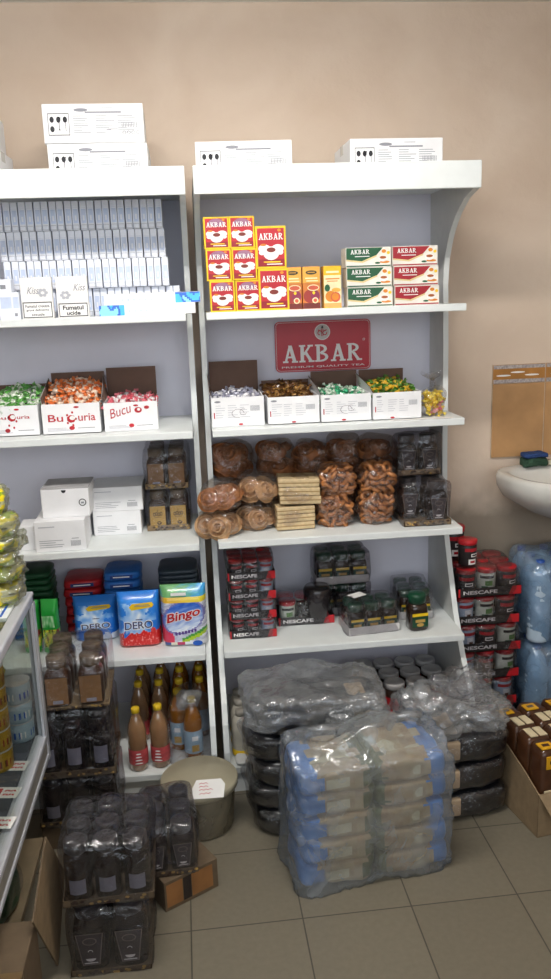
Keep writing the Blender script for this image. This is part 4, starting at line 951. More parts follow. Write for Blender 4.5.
# ------------------------------------------------------------------ bottom shelf of the left unit: bottles
AMBER = M('amber_oil', '#b06a14', .08, noise_amt=.05, coat=.8, trans=.35); PINKOIL = M('amber_pink_drink', '#b98d66', .1, noise_amt=.1, coat=.8, trans=.5)
YCAP = M('yellow_cap', '#d8b428', .35); BLUELAB = M('pale_blue_label', '#9ab4c8', .5); PINKLAB = M('red_pink_label', '#b5484a', .5, noise_amt=.3, scale=60)
def bottle(kind):
    def mk():
        r = thing('drink_bottle', '', 'bottle'); r.scale = (.92, .92, .84)
        b = MB(); b.lathe([(.030, 0), (.036, .006), (.036, .07), (.034, .075), (.036, .08), (.036, .17), (.030, .2), (.018, .235), (.0135, .245), (.0135, .255)], PINKOIL if kind == 0 else AMBER, 20); b.build('bottle_body', r)
        b = MB(); b.lathe([(.0365, .03), (.0368, .032), (.0368, .095 if kind == 0 else .13), (.0365, .097 if kind == 0 else .132)], PINKLAB if kind == 0 else BLUELAB, 20, cap=False)
        if kind == 0:
            for k in range(4): b.ell(0, .04+.014*k, .016-.002*k, .003, -.0372, WHT, 10)
        else: b.rect(-.014, .014, .04, .07, -.0372, GOLD); b.rect(-.012, .012, .09, .11, -.0372, WHT)
        b.build('label', r)
        b = MB(); b.lathe([(.014, .25), (.016, .252), (.016, .27), (.0145, .273), (.003, .2735)], YCAP, 16); b.build('cap', r)
        return r
    return mk
zb = SZ[0]+.0005
place('bot0', bottle(0), 'amber drink bottle with a red label and yellow cap, left of the front pair', (-.298, -.50, zb), .1, 'bottles with yellow caps')
place('bot0', None, 'amber drink bottle with a red label and yellow cap, right of the front pair', (-.222, -.49, zb), -.2, 'bottles with yellow caps')
place('bot1', bottle(1), 'golden oil bottle with a pale blue label inside a clear wrap, in front', (-.105, -.455, zb), .2, 'bottles with yellow caps')
place('bot1', None, 'golden oil bottle with a pale blue label, left of the wrapped front one', (-.155, -.385, zb), -.2, 'bottles with yellow caps')
k = 0
for yy in (-.30, -.20, -.10):
    for xx in (-.30, -.225, -.15, -.075):
        place('bot1' if xx > -.2 else 'bot0', None, f'bottle with a yellow cap in the {("second","third","back")[[-.30,-.20,-.10].index(yy)]} row, {nth([-.30,-.225,-.15,-.075].index(xx))} from the left', (xx, yy+.0, zb), k*.7, 'bottles with yellow caps in the back rows'); k += 1
r = thing('plastic_wrap', 'clear plastic wrap around the front golden oil bottles', 'plastic wrap', (-.118, -.43, zb))
b = MB(); b.blob(.145, .17, .245, CLEAR, 5, 12, .012, 14, 3, fn=lambda w: Vector((w.x*(1-.25*max(0, w.z-.16)/.09), w.y, w.z)), flat=True); b.blob(.10, .10, .06, MILKY, 2.5, 9, .02, 16, 5, (0, -.02, .19)); b.build('wrap_film', r)
# ------------------------------------------------------------------ round tub with a lid
r = thing('plastic_tub', 'round translucent plastic tub with a lid and a price tag', 'tub', (-.088, -.703, 0))
TUBM = film('tub_plastic', .12, .4, '#d8ccb0', .25, milk=.45, milkcol='#cfc4a6', scale=6, bump=.1)
b = MB(); b.lathe([(.098, 0), (.106, .006), (.118, .15), (.119, .152), (.117, .152), (.104, .008), (.096, .004)], TUBM, 40, cap=False); b.face([(.1*math.cos(2*PI*i/40), .1*math.sin(2*PI*i/40), .003) for i in range(40)], TUBM); b.build('tub_body', r)
b = MB(); b.lathe([(.101, .006), (.1095, .075), (.108, .078), (.003, .08)], M('brown_contents', '#4a3024', .6, noise_amt=.3, scale=60), 36); b.build('contents', r)
LIDM = M('olive_lid', '#b5ac93', .35, noise_amt=.05, trans=.15)
b = MB(); b.lathe([(.118, .146), (.126, .148), (.127, .166), (.122, .172), (.112, .170), (.108, .176), (.004, .180)], LIDM, 44); b.build('lid', r)
b = MB(); b.xf = Matrix.Translation((.03, -.118, .178)) @ Matrix.Rotation(-.9, 4, 'X')
b.poly([(-.05, -.012), (.045, -.014), (.052, .028), (.04, .045), (-.038, .046), (-.052, .02)], 0, PAPER); [b.poly([(-.03+.007*q, z_+.004*(q % 2)), (-.023+.007*q, z_+.004*((q+1) % 2)), (-.023+.007*q, z_+.0018+.004*((q+1) % 2)), (-.03+.007*q, z_+.0018+.004*(q % 2))], -.0006-.00002*q, REDINK) for z_, m_ in ((.032, 4), (.022, 4), (.012, 6), (.0, 5)) for q in range(m_)]
b.xf = Matrix.Translation((.03, -.1172, .1785)) @ Matrix.Rotation(-.9, 4, 'X'); b.poly([(-.05, -.012), (.045, -.014), (.052, .028), (.04, .045), (-.038, .046), (-.052, .02)], 0, PAPER)
b.build('price_tag', r)

# ------------------------------------------------------------------ bottom shelf of the right unit
for i in range(4):
    for j in range(3):
        loose = loose_jar('silver', f'jar with a pale metal lid, {("front","middle","back")[j]} row, {nth(i)} from left, bottom shelf', (.565+i*.084, -.36+j*.088, zb), .3*i, .97, 'jars with pale metal lids')
def pale_bottle():
    r = thing('pale_bottle', '', 'bottle'); PB = M('pale_bottle_plastic', '#b9b3a6', .3, noise_amt=.1)
    b = MB(); b.lathe([(.030, 0), (.035, .005), (.033, .03), (.035, .05), (.033, .075), (.035, .10), (.032, .13), (.018, .155)], PB, 18); b.build('bottle_body', r)
    b = MB(); b.lathe([(.0355, .008), (.036, .010), (.0345, .028), (.034, .03)], YEL, 18, cap=False); b.build('label', r)
    b = MB(); b.lathe([(.018, .152), (.0195, .154), (.0195, .172), (.004, .173)], M('grey_cap', '#8f8a80', .4), 14); b.build('cap', r); return r
for i in range(2):
    for j in range(3):
        place('pale', pale_bottle if (i, j) == (0, 0) else None, f'pale plastic bottle at the left of the bottom shelf, {nth(i)} column, {("front","middle","back")[j]} of its row', (.066+i*.076, -.47+j*.078, zb), .3*j, 'pale bottles on the bottom shelf')
b = MB(); b.blob(.05, .06, .025, M('white_bundle', '#d8d8d6', .6), 2.5, 5, .006, 20, 4); tag(b.build('white_cloth', None, (.062, -.53, zb)), 'small white bundle lying in front of the pale bottles', 'cloth')

# ------------------------------------------------------------------ stacks of jars on the floor at the left
tw = 'wrapped trays of dark jars on the floor'
TX, TY = -.470, -.668
r = thing('cardboard_box', 'low brown cardboard box at the bottom of the stack beside the counter', 'box', (TX, TY, 0)); b = MB(); b.box(-.12, .12, -.105, .105, 0, .08, KRAFTD, .002); b.build('box', r)
b = MB(); b.box(-.1205, .1205, -.02, .02, .03, .0806, M('box_tape', '#6f5a3e', .3)); b.build('packing_tape', r)
tray_pack(3, 3, 'sticker', KRAFTD, .018, 'shrink-wrapped tray of dark jars with pale stickers, lower in the stack beside the counter', (TX, TY, .0806), 0, tw, SHRINK, seed=51, sc_=.92, pitch=(.08, .07))
tray_pack(3, 3, 'sticker', KRAFTD, .022, 'shrink-wrapped tray of dark jars with pale stickers, upper in the stack beside the counter', (TX, TY, .252), .02, tw, SHRINK, seed=52, sc_=.95, pitch=(.0815, .072), zs=1.36)
tray_pack(2, 3, 'brown', KRAFT, .006, 'wrapped brown label jars with brown caps on top of the dark jar stack', (TX+.018, TY+.006, .489), .03, None, CLEAR, seed=53, sc_=1.2, pitch=(.1, .08), zs=.95)
tray_pack(2, 2, 'dark', KRAFTD, .015, 'wrapped tray of big dark jars with keystone labels, nearest on the floor', (-.330, -1.20, 0), 0, tw, SHRINK, seed=54, sc_=1.22)
tray_pack(3, 3, 'sticker', KRAFTD, .018, 'shrink-wrapped tray of dark sticker jars on the nearest keystone jars', (-.324, -1.185, .2055), .02, tw, SHRINK, seed=55, sc_=.93)
r = thing('cardboard_box', 'small brown cardboard box with orange windows under the wrapped dark jars', 'box', (-.165, -.985, 0), math.radians(30))
b = MB(); b.box(-.088, .088, -.09, .09, 0, .095, KRAFTD, .002); b.build('box', r)
b = MB(); ORW = M('orange_card', '#8f6238', .6, noise_amt=.15); b.rect(-.082, -.03, .012, .085, -.0906, ORW); b.rect(.0, .07, .012, .085, -.0906, ORW); b.rect(-.028, -.002, .012, .085, -.0906, DARKGLASS); b.build('window_print', r)
tray_pack(2, 3, 'dark', KRAFTD, .015, 'wrapped tray of dark keystone jars on the small box with orange windows', (-.185, -.955, .0955), .06, tw, SHRINK, seed=56, sc_=.95)

# ------------------------------------------------------------------ packs and bags on the floor at the right
BLACKP = M('black_pack_foil', '#17181c', .3, noise_amt=.3, scale=20, coat=.3); BEIGE = M('beige_label', '#b9a184', .6)
def black_pack(w, d, h, seed, lx):
    def mk():
        r = thing('black_pack', '', 'pack'); b = MB()
        b.blob(w, d, h, BLACKP, 4.5, 10, .010, 9, seed); b.build('pack_body', r)
        b = MB()
        def bend(x): return Vector((x, -d/2-.004, 0))
        b.box(lx-.03, lx+.03, -d/2-.009, -d/2+.05, h*.2, h*.84, BEIGE, .006); b.box(lx-.03, lx+.03, -d/2+.03, -d/2+.16, h*.9, h+.004, BEIGE, .004)
        b.build('paper_label', r, label='beige paper label')
        b = MB(); b.blob(w+.018, d+.018, h+.004, CLEAR, 4.5, 10, .012, 14, seed+3); b.build('clear_wrap', r); return r
    return mk
z = 0
for i in range(5):
    place('bpl', black_pack(.42, .24, .084, 61, .13) if i == 0 else None, f'black pack with a beige label in the tall left stack, {nth(i)} from the floor', (.285+(.012, -.006, .01, -.01, .02)[i], -.694+(-.006, .004, -.004, 0, .004)[i], z), (.03, -.03, .02, -.02, .01)[i], 'black packs in the tall left stack'); z += .0865
for i in range(3):
    place('bpr', black_pack(.35, .24, .098, 63, -.02) if i == 0 else None, f'black pack with a beige label in the low right stack, {nth(i)} from the floor', (.745+(.0, -.008, .0)[i], -.702, z if False else i*.101), (.0, .03, -.04)[i], 'black packs in the low right stack')
r = thing('plastic_bag', 'large translucent plastic bag lying over the tall stack of black packs', 'plastic bag', (.290, -.697, .372))
def sag(w): return Vector((w.x*(1+.06*math.sin(w.y*20)), w.y*1.02, w.z))
b = MB(); b.blob(.455, .28, .105, MILKY, 7, 30, .012, 10, 71, crinkle=.008); b.blob(.16, .06, .07, MILKY, 3, 14, .016, 16, 72, (.12, -.13, .01), crinkle=.012); b.build('bag_film', r)
r = thing('plastic_bag', 'crumpled clear plastic bag heaped on the low stack of black packs', 'plastic bag', (.745, -.72, .304))
b = MB(); b.blob(.35, .26, .10, MILKY, 3.5, 26, .02, 10, 73, crinkle=.016); b.blob(.17, .10, .10, CLEAR, 2.6, 18, .022, 15, 74, (.05, .02, .065), crinkle=.016); b.blob(.14, .11, .07, MILKY, 2.6, 16, .02, 15, 75, (-.11, -.05, .065), crinkle=.014); b.build('bag_film', r)
b = MB(); b.box(-.065, .065, -.001, .001, -.018, .018, KRAFT); b.rect(-.05, .04, .002, .005, -.0015, REDINK); b.rect(-.045, .05, -.007, -.004, -.0015, REDINK)
o = tag(b.build('kraft_card', None, (.775, -.63, .435), .1), 'small brown card with red print lying by the pale lidded jars', 'card'); o.rotation_euler.x = -.5; o.location = (.70, -.585, .345)
# the big carrier bag in front
ang = math.atan2(.063, .459)
r = thing('carrier_bag', 'translucent carrier bag full of blue and beige packs standing on the floor', 'carrier bag', (.410, -.948, 0), ang)
BP = paint_mat('pack_print', .4)
def pack_col(side):
    def f(c):
        u = c.x/.11*side; n = noise.noise(c*30)
        if u > .5+.1*n: return (.25, .50, .78)
        if u < -.72+.1*n: return (.36, .38, .2)
        return mixc((.66, .52, .36), (.75, .66, .5), .5+n)
    return f
def gpack(side):
    b = MB(); b.blob(.226, .212, .0745, BP, 7, 9, .005, 16, 5 if side > 0 else 8)
    for f in b.bm.faces:
        c = lin(pack_col(side)(f.calc_center_median()))+(1,)
        for l in f.loops: l[b.cl] = c
    b.box(-.07, .05, -.05, .05, .0725, .0745, M('cream_label', '#d8c8a4', .5)); b.rect(-.04, .03, .02, .05, -.107, M('cream_label', '#d8c8a4'))
    return b.data('goods_pack')
G1, G2 = gpack(1), gpack(-1); rnd = random.Random(9)
for k in range(5):
    for s, me in ((-1, G2), (1, G1)):
        o = bpy.data.objects.new('goods_pack', me); COL.objects.link(o); o.parent = r
        o.location = (s*.113*(1-.012*k)+rnd.uniform(-.005, .005), rnd.uniform(-.006, .006), .004+k*.0745); o.rotation_euler = (0, 0, rnd.uniform(-.04, .04))
def bagshape(w):
    t = max(0, (w.z-.392)/.06); x = w.x*(1-.06*w.z/.4+.10*t); y = w.y*(1-.72*min(1, t)**.7)+.02*t*math.sin(w.x*22)
    return Vector((x, y-.01*t, w.z+.022*t*math.sin(w.x*17+1)))
b = MB(); b.blob(.50, .262, .445, film('carrier_film', .08, .45, '#e9f0f6', .2, milk=.3, milkcol='#cdd3d8', scale=10), 9, 34, .008, 9, 77, fn=bagshape, flat=True, crinkle=.007)
b.build('bag_film', r)
for sx in (-.13, .13):
    b = MB(); pts = [(sx-.05, 0, .42), (sx-.04, -.02, .462), (sx-.01, -.04, .478), (sx+.035, -.03, .466), (sx+.05, 0, .42)]
    b.tube(pts, .011, MILKY, 8); b.build('handle', r)
# open carton of brown coffee packs, right edge
r = thing('open_carton', 'open brown carton at the right edge holding brown packs', 'carton', (.963, -.947, 0), math.radians(10))
b = MB(); t = .004; W, D = .40, .33
b.box(0, W, 0, t, 0, .15, KRAFT); b.box(0, W, D-t, D, 0, .22, KRAFT); b.box(W-t, W, 0, D, 0, .18, KRAFT); b.box(0, W, 0, D, 0, t, KRAFT)
for x in (0, t): b.face([(x, 0, 0), (x, D, 0), (x, D, .25), (x, D*.8, .245), (x, .08, .185), (x, 0, .15)], KRAFT)
b.face([(0, 0, .15), (t, 0, .15), (t, .08, .185), (0, .08, .185)], KRAFT); b.face([(0, .08, .185), (t, .08, .185), (t, D*.8, .245), (0, D*.8, .245)], KRAFT)
b.build('carton_walls', r)
b = MB(); b.face([(0, -.001, .15), (.16, -.001, .15), (.13, -.05, .10), (.02, -.05, .09)], KRAFT); b.face([(0, .0, .151), (.16, .0, .151), (.13, -.049, .101), (.02, -.049, .091)], KRAFT); b.build('flap', r)
BRN = M('brown_foil', '#4a2c1a', .28, noise_amt=.25, scale=30, coat=.4); LABY = M('yellow_pack_label', '#d9a21e', .4)
def brown_pack(yl=True):
    r = thing('coffee_pack', '', 'coffee pack', group='brown packs in the open carton'); w, d, h = .092, .074, .288
    b = MB(); b.blob(w, d, h, BRN, 7, 7, .003, 18, 7); b.build('pack_body', r)
    b = MB(); CRM = M('cream_label', '#d8c8a4')
    if yl: b.box(-w*.42, w*.08, -d*.36, d*.16, h-.002, h+.0025, LABY, .001); b.face([(-w*.3, -d*.2, h+.003), (-w*.04, -d*.2, h+.003), (-w*.04, 0, h+.003), (-w*.3, 0, h+.003)], BRN)
    else: b.box(-w*.3, -w*.02, -d*.36, d*.34, h-.002, h+.0025, CRM, .001); b.box(w*.06, w*.34, -d*.36, d*.34, h-.002, h+.0025, CRM, .001)
    b.build('top_label', r); b = MB()
    y = -d/2-.003; b.box(-w*.32, w*.36, y, y+.004, h*.78, h*.93, LABY, .0008); b.rect(-w*.2, w*.2, h*.84, h*.88, y-.0005, BRN); b.box(-w*.36, w*.3, y, y+.004, h*.3, h*.52, M('cream_label', '#d8c8a4'), .0008)
    b.build('front_label', r); return r
R10 = Matrix.Rotation(math.radians(10), 3, 'Z')
for i in range(4):
    for j in range(4):
        p = R10 @ Vector((.058+i*.095, .045+j*.078, .0045)); 
        place('brown'+'YCCY'[j], (lambda j=j: brown_pack(j in (0, 3))), f'brown foil pack with {("yellow","cream","cream","yellow")[j]} top label, {nth(j)} row, {nth(i)} from carton wall', (.963+p.x, -.947+p.y, .0045), math.radians(10)+random.uniform(-.03, .03), 'brown packs in the open carton')

# ------------------------------------------------------------------ right of the unit: coffee trays, water, sink
for i in range(6):
    tray_pack(3, 3, 'nes_a', BLACKTRAY, .034, f'black tray of red-lidded coffee jars near the sink, {("bottom","second","third","fourth","fifth","top")[i]} of the stack of six', (1.036+(.004, -.004, 0, .005, -.003, 0)[i], -.165, i*.1125), (.01, -.01, .015, 0, -.015, .01)[i], 'black coffee trays beside the unit', SHRINK, 'NESCAFE', (['nes_a', 'nes_b', 'nes_c'], ['nes_b', 'nes_a', 'nes_c'], ['nes_c', 'nes_b', 'nes_a'], ['nes_c', 'nes_b', 'nes_a'], ['nes_c', 'nes_a', 'nes_b'], ['nes_b', 'nes_a', 'nes_b'])[i], 1.08, redcorner=True, seed=80+i, slack=.006)
loose_jar('nes_b', 'red-lidded coffee jar standing on top of the black tray stack', (.965, -.235, .6785), .3, 1.05)
loose_jar('nes_b', 'red-lidded coffee jar behind the other on the tray stack, half hidden by a shelf', (.945, -.12, .6785), .1, 1.3)
WAT = M('water_bottle_blue', '#d2e6f8', .12, noise_amt=.05, trans=.25); WATC = M('blue_cap', '#2450a0', .35)
def wbottle():
    r = [MB(), MB()]; pr = [(.035, 0), (.044, .008)]
    for k in range(8): pr += [(.045, .02+k*.026), (.042, .033+k*.026)]
    pr += [(.044, .235), (.03, .28), (.014, .305), (.014, .315)]
    r[0].lathe(pr, WAT, 20); r[1].lathe([(.015, .31), (.0165, .312), (.0165, .328), (.004, .33)], WATC, 14)
    return r[0].data('water_bottle'), r[1].data('bottle_cap')
WB = wbottle()
for lay in range(2):
    r = thing('water_pack', f'blue wrapped pack of water bottles under the sink, {("lower","upper")[lay]} of two', 'pack of water', (1.345, -.15, lay*.345), 0, 'wrapped water packs')
    for i in range(3):
        for j in range(3):
            o = bpy.data.objects.new('bottle', WB[0]); COL.objects.link(o); o.parent = r; o.location = ((i-1)*.093, (j-1)*.093, .003)
            q = bpy.data.objects.new('bottle_cap', WB[1]); COL.objects.link(q); q.parent = o
    b = MB(); b.blob(.292, .292, .338, BLUEFILM, 6, 12, .008, 13, 90+lay); b.build('wrap_film', r)
# sink
CER = M('sink_ceramic', '#dcdad4', .18, noise_amt=.03, coat=.3)
r = thing('sink', 'white ceramic sink on the wall at the right edge below the tan tiles', 'sink', (1.455, -.12, 0))
def oval(rx, rf, rb, n=48, p=2.4):
    out = []
    for k in range(n):
        a = 2*PI*k/n; c, s = math.cos(a), math.sin(a); q = (abs(c)**p+abs(s)**p)**(-1/p)
        out.append((rx*c*q, (rb if s > 0 else rf)*s*q))
    return out
zr = 1.0
lv = [(.13, .12, .15, zr-.19), (.22, .20, .155, zr-.15), (.305, .285, .158, zr-.095), (.328, .312, .159, zr-.055), (.333, .318, .159, zr-.018), (.325, .311, .157, zr-.002), (.315, .302, .152, zr), (.288, .275, .085, zr-.004), (.272, .26, .075, zr-.022), (.25, .235, .06, zr-.075), (.18, .16, .03, zr-.125), (.04, .035, .0, zr-.135)]
vs = []; fs = []; n = 48
for rx, rf, rb, z in lv:
    for x, y in oval(rx, rf, rb): vs.append((x, y, z))
for i in range(len(lv)-1):
    for k in range(n): fs.append((i*n+k, i*n+(k+1) % n, (i+1)*n+(k+1) % n, (i+1)*n+k))
fs.append(tuple(reversed(range(n)))); fs.append(tuple((len(lv)-1)*n+k for k in range(n)))
b = MB(); b.mesh(vs, fs, CER); b.build('basin', r)
b = MB(); b.tube([(0, .03, zr-.18), (0, .03, zr-.22), (0, .06, zr-.245), (0, .155, zr-.25)], .018, M('trap_pipe', '#c9c9c6', .4), 12); b.build('drain_pipe', r)
b = MB(); b.tube([(0, .115, zr), (0, .115, zr+.10), (0, .08, zr+.14), (0, -.02, zr+.13), (0, -.03, zr+.10)], .012, STEEL, 10); b.cyl((0, .115, zr), .024, .012, STEEL); b.build('faucet', r)
p = U(531, 466, 'Z', zr)
r = thing('dish_sponge', 'blue and green dish sponge lying on the rim of the sink', 'sponge', (p.x+.01, min(p.y, .0), zr+.001), .1)
b = MB(); b.blob(.1, .07, .036, M('sponge_green', '#2d4a3a', .95, noise_amt=.3, scale=120, bump=.6), 5, 8, .004, 30, 3); b.build('scourer', r)
b = MB(); b.blob(.098, .068, .02, M('sponge_blue', '#2a4478', .95, noise_amt=.3, scale=120, bump=.6), 5, 8, .004, 30, 5, (0, 0, .0355)); b.build('foam', r)
b = MB(); b.blob(.08, .05, .022, M('cream_soap', '#d8d0b8', .5), 3.5, 6, .002, 20, 6); tag(b.build('soap_bar', None, (p.x+.105, min(p.y, 0)+.0, zr+.001), .1), 'cream bar of soap on the sink rim beside the sponge', 'soap')

# ------------------------------------------------------------------ glass counter on the left
CX, CY0, CY1, CZ, CXL = -.534, -.79, -2.5, .876, -1.15
r = thing('glass_counter', 'glass display counter with white aluminium frame at the left edge', 'counter', (CX, CY0, 0))
L_ = CY1-CY0; Wd = CXL-CX
b = MB()
b.box(-.032, 0, L_, 0, CZ-.03, CZ, ALU, .006); b.box(Wd, Wd+.032, L_, 0, CZ-.03, CZ, ALU, .006); b.box(Wd, 0, -.03, 0, CZ-.031, CZ-.001, ALU, .006)
for x in (-.026, Wd): 
    b.box(x, x+.026, -.026, 0, .34, CZ-.03, ALU, .003)
for yy in (-.06, L_+.06): b.box(-.30, -.25, yy-.025, yy+.025, 0, .345, ALU, .003); b.box(Wd+.02, Wd+.07, yy-.025, yy+.025, 0, .345, ALU, .003)
b.box(-.012, -.002, -.040, -.028, .4, CZ-.03, ALU, .002)
b.box(-.035, 0, L_, -.026, .345, .362, ALU, .004); b.box(-.028, -.004, L_, -.026, .362, .408, M('rail_grey', '#9a978f', .4, metal=.2), .002); b.box(-.035, 0, L_, -.026, .408, .427, ALU, .004)
b.build('frame', r)
b = MB(); b.box(Wd+.02, -.034, L_, -.028, .418, .436, M('dark_grey_shelf', '#4d5058', .5, noise_amt=.06)); b.build('inner_shelf', r)
b = MB(); b.box(Wd+.02, -.03, -.52, -.086, .10, .118, M('wood_shelf', '#8a7a60', .6)); b.build('lower_shelf', r)
b = MB(); b.box(Wd, Wd+.012, L_, -.028, .0, CZ-.03, M('counter_back_panel', '#3c3d40', .6)); b.build('back_panel', r)
b = MB(); b.box(-.018, -.013, L_, -.028, .402, CZ-.03, GLASS); b.build('front_glass', r)
b = MB(); b.box(Wd+.03, -.03, -.012, -.008, .402, CZ-.03, GLASS); b.build('end_glass', r)
b = MB(); b.box(Wd+.03, -.03, L_, -.21, CZ-.006, CZ-.001, GLASS); b.build('top_glass', r)
b = MB(); b.box(Wd+.03, -.033, -.21, -.03, CZ-.01, CZ+.001, WHITE, .001); b.rect(0, 0, 0, 0, 0, WHITE) if False else None
b.face([(-.055, -.205, CZ+.0015), (-.048, -.205, CZ+.0015), (-.048, -.032, CZ+.0015), (-.055, -.032, CZ+.0015)], BLU); b.build('white_top_strip', r)
# cans and snacks in the counter
zs = .4365
def can(gold):
    def mk():
        r = thing('food_can', '', 'can'); b = MB(); m = M('can_gold', '#b08a2a', .35, noise_amt=.3, scale=25, metal=.2) if gold else M('can_blue_white', '#a8bccb', .4)
        b.lathe([(.040, 0), (.0415, .003), (.0415, .055), (.040, .058)], m, 24); b.build('can_body', r)
        b = MB()
        for k in range(16):
            a, c = 2*PI*k/16, 2*PI*(k+1)/16; mm = (M('can_red', '#8e2a20'), M('can_brown', '#5b3417'))[k % 2] if gold else (BLU, WHT)[(k//2) % 2]
            if k % 4 != 3: b.face([(.0418*math.cos(t), .0418*math.sin(t), z) for t, z in ((a, .014), (c, .014), (c, .034), (a, .034))], mm)
        b.build('label', r)
        b = MB(); b.lathe([(.041, .0575), (.0425, .059), (.0425, .061), (.039, .0605), (.004, .0600)], STEEL, 24); b.build('can_lid', r); return r
    return mk
p = U(19, 742, 'Z', zs)
for i in range(3): place('canB', can(False), f'blue and white food can in the glass counter, {("bottom","middle","top")[i]} of the stack of three', (p.x, p.y+.03, zs+i*.0612), i*.5+1, 'blue and white cans')
p = U(2, 768, 'Z', zs)
for i in range(5): place('canG', can(True), f'gold and brown food can in the glass counter, {nth(i)} from the bottom of its stack', (p.x-.01, p.y+.01, zs+i*.0612), i*.7, 'gold and brown cans')
for i, (px, py, tx, lb) in enumerate(((17, 766, '8,50', 'white price tag with red print on the counter shelf, beside the gold cans'), (8, 793, '12,5', 'white price tag with red print on the counter shelf, second from the back'), (2, 823, '9,40', 'white price tag with red print on the counter shelf, nearest the photo bottom'))):
    p = U(px, py, 'Z', zs); b = MB(); b.box(-.03, .03, -.024, .024, 0, .001, PAPER); [b.face([(-.012+.008*q, yy+.008*(q % 2), .0013), (-.006+.008*q, yy+.008*(q % 2), .0013), (-.003+.008*q, yy+.008*((q+1) % 2), .0013), (-.009+.008*q, yy+.008*((q+1) % 2), .0013)], REDINK) for yy in (-.014, .004) for q in range(4)]; b.box(-.028, -.018, -.018, .018, .0005, .0012, RED)
    tag(b.build('price_tag', None, (p.x, p.y, zs+.0005), -.15), lb, 'price tag')
YBAG = M('yellow_snack', '#9a9668', .5, noise_amt=.35, scale=28); OLIV = M('olive_snack', '#8a8a2a', .5, noise_amt=.4, scale=28); LIME = M('yellow_band', '#e2cf22', .4, noise_amt=.2)
SN = bpy.data.materials.new('snack_print'); SN.use_nodes = True; _n = SN.node_tree; _b = _n.nodes['Principled BSDF']; _b.inputs['Roughness'].default_value = .35
_t = _n.nodes.new('ShaderNodeTexCoord'); _m = _n.nodes.new('ShaderNodeMapping'); _m.inputs['Scale'].default_value = (9, 9, 30); _x = _n.nodes.new('ShaderNodeTexNoise'); _x.inputs['Scale'].default_value = 1.3; _x.inputs['Detail'].default_value = 1.5
_r = _n.nodes.new('ShaderNodeValToRGB'); _r.color_ramp.interpolation = 'CONSTANT'; _e = _r.color_ramp.elements
_e[0].position = 0; _e[0].color = lin('#4c4f3c')+(1,); _e[1].position = .38; _e[1].color = lin('#b7b48e')+(1,)
for _p, _c in ((.47, '#e8d61c'), (.60, '#8fa524'), (.66, '#5a5c46')): _q = _e.new(_p); _q.color = lin(_c)+(1,)
for _a, _c in ((_t.outputs['Object'], _m.inputs['Vector']), (_m.outputs['Vector'], _x.inputs['Vector']), (_x.outputs['Fac'], _r.inputs['Fac']), (_r.outputs['Color'], _b.inputs['Base Color'])): _n.links.new(_a, _c)
def snack(label, loc, size, rz, seed, m=YBAG, m2=LIME, tilt=0):
    sx, sy, sz = size; r = thing('snack_bag', label, 'bag of snacks', loc, rz, 'yellow snack bags'); r.rotation_euler = (0, tilt, rz)
    b = MB(); b.blob(sx*.9, sy*.88, sz*.86, SN, 3.4, 10, .012, 20, seed, crinkle=.006); b.build('contents', r)
    b = MB(); b.blob(sx*.45, sy*.9, sz*.9, m2, 3, 8, .008, 20, seed+2, (sx*.16, 0, 0)); b.build('paper_band', r)
    b = MB(); b.blob(sx, sy, sz, film('snack_film', .09, .55, '#eef0e6', .12, milk=.2, milkcol='#c9cab4', scale=22), 3.2, 16, .012, 14, seed+5, crinkle=.012); b.build('bag_film', r); return r
z0 = CZ+.0015; base = U(14, 588, 'Y', -.85)
dz = 0
for i, (hh, dx, tl) in enumerate(((.064, 0, .02), (.058, .012, -.03), (.040, .0, .02), (.040, .012, -.04), (.070, -.0, .03), (.082, -.018, .12))):
    snack(f'yellow and clear snack bag on the counter end, {nth(i)} from the bottom of the pile', (-.640+dx, -.86+.01*(i % 2), z0+dz), (.175 if i < 5 else .15, .15, hh), .1*(-1)**i, 100+i, YBAG, (LIME, M('lime_band', '#a3b02a', .4))[i % 2], tl); dz += hh*.93
for i, (y, zz_, sd) in enumerate(((-.84, zs, 1), (-.85, zs+.11, 2), (-.86, zs+.2, 3))):
    snack(f'yellow snack bag seen through the counter glass at its far end, {("bottom","middle","top")[i]} one', (-.715, y, zz_), (.16, .10, .11 if i == 0 else .088), .2*i, 120+i, OLIV if i != 1 else YBAG, LIME)
r = thing('green_bag', 'dark green packet on the lower shelf of the counter', 'packet', (-.66, -1.18, .1185)); b = MB(); b.blob(.16, .2, .12, DG, 4, 7, .008, 12, 4); b.build('packet_body', r)
b = MB(); b.blob(.17, .21, .125, CLEAR, 4, 7, .01, 12, 6); b.build('clear_wrap', r)
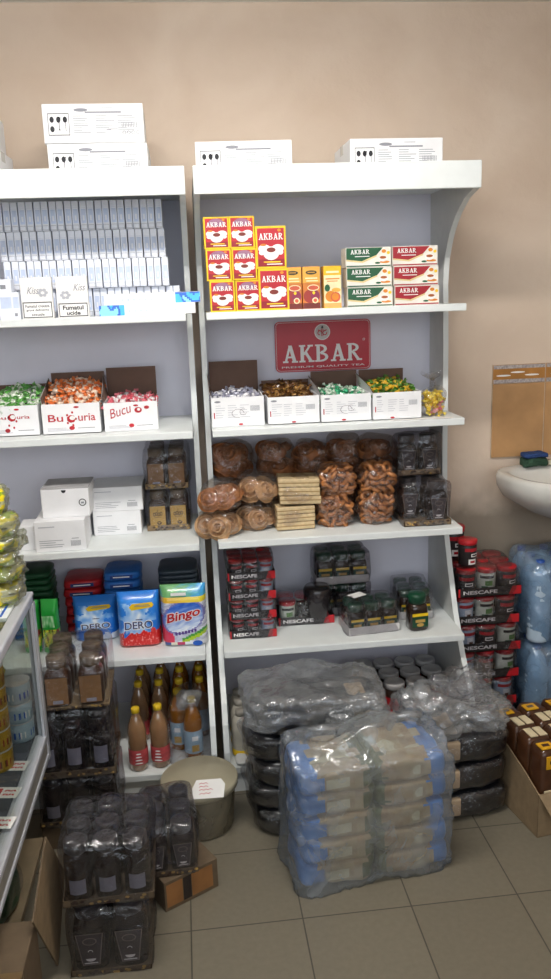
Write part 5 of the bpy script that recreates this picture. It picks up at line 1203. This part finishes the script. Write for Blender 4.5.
# carton with an open flap at the foot of the counter
r = thing('cardboard_box', 'closed brown cardboard box standing at the foot of the glass counter', 'box', (-.640, -1.58, 0))
b = MB(); b.box(-.16, .16, -.18, .18, 0, .262, KRAFTD, .003); b.build('box', r)
b = MB(); b.box(-.1605, .1605, -.022, .022, .2, .2626, M('box_tape', '#6f5a3e', .3)); b.build('packing_tape', r)
b = MB(); q = [(-1.239, .37), (-1.062, .135), (-1.262, .001), (-1.455, .30)]; n = len(q)
for x, s_ in ((-.002, 1), (.002, -1)): b.face([(x, y, z) for y, z in q], KRAFT)
for i in range(n): (y0, z0), (y1, z1) = q[i], q[(i+1) % n]; b.face([(-.002, y0, z0), (.002, y0, z0), (.002, y1, z1), (-.002, y1, z1)], KRAFTD)
tag(b.build('cardboard_sheet', None, (-.474, 0, 0)), 'flat sheet of brown cardboard leaning between the counter and the stacked jars', 'cardboard')
# ------------------------------------------------------------------ light
la = bpy.data.lights.new('ceiling_light', 'AREA'); la.shape = 'RECTANGLE'; la.size = 1.25; la.size_y = .14; la.energy = 26; la.color = (1, .965, .91)
lo = bpy.data.objects.new('ceiling_light', la); COL.objects.link(lo); lo.location = (0, -1.45, 2.615)
w = bpy.data.worlds.new('world'); sc.world = w; w.use_nodes = True
w.node_tree.nodes['Background'].inputs['Color'].default_value = (.86, .93, 1, 1); w.node_tree.nodes['Background'].inputs['Strength'].default_value = 3.8
pa = bpy.data.lights.new('added_window_portal', 'AREA'); pa.shape = 'RECTANGLE'; pa.size = 4.1; pa.size_y = 1.4; pa.cycles.is_portal = True  # samples sky fill through the added opening behind the camera
po = bpy.data.objects.new('added_window_portal', pa); COL.objects.link(po); po.location = (-.15, -4.6, 1.9); po.rotation_euler = (PI/2, 0, 0)
sc.view_settings.view_transform = 'Standard'; sc.view_settings.look = 'None'; sc.view_settings.gamma = 1; sc.view_settings.exposure = 0; sc.view_settings.use_curve_mapping = False
cy = sc.cycles; cy.max_bounces = 10; cy.diffuse_bounces = 4; cy.glossy_bounces = 4; cy.transmission_bounces = 6; cy.transparent_max_bounces = 48
cy.caustics_reflective = False; cy.caustics_refractive = False; cy.sample_clamp_indirect = 6
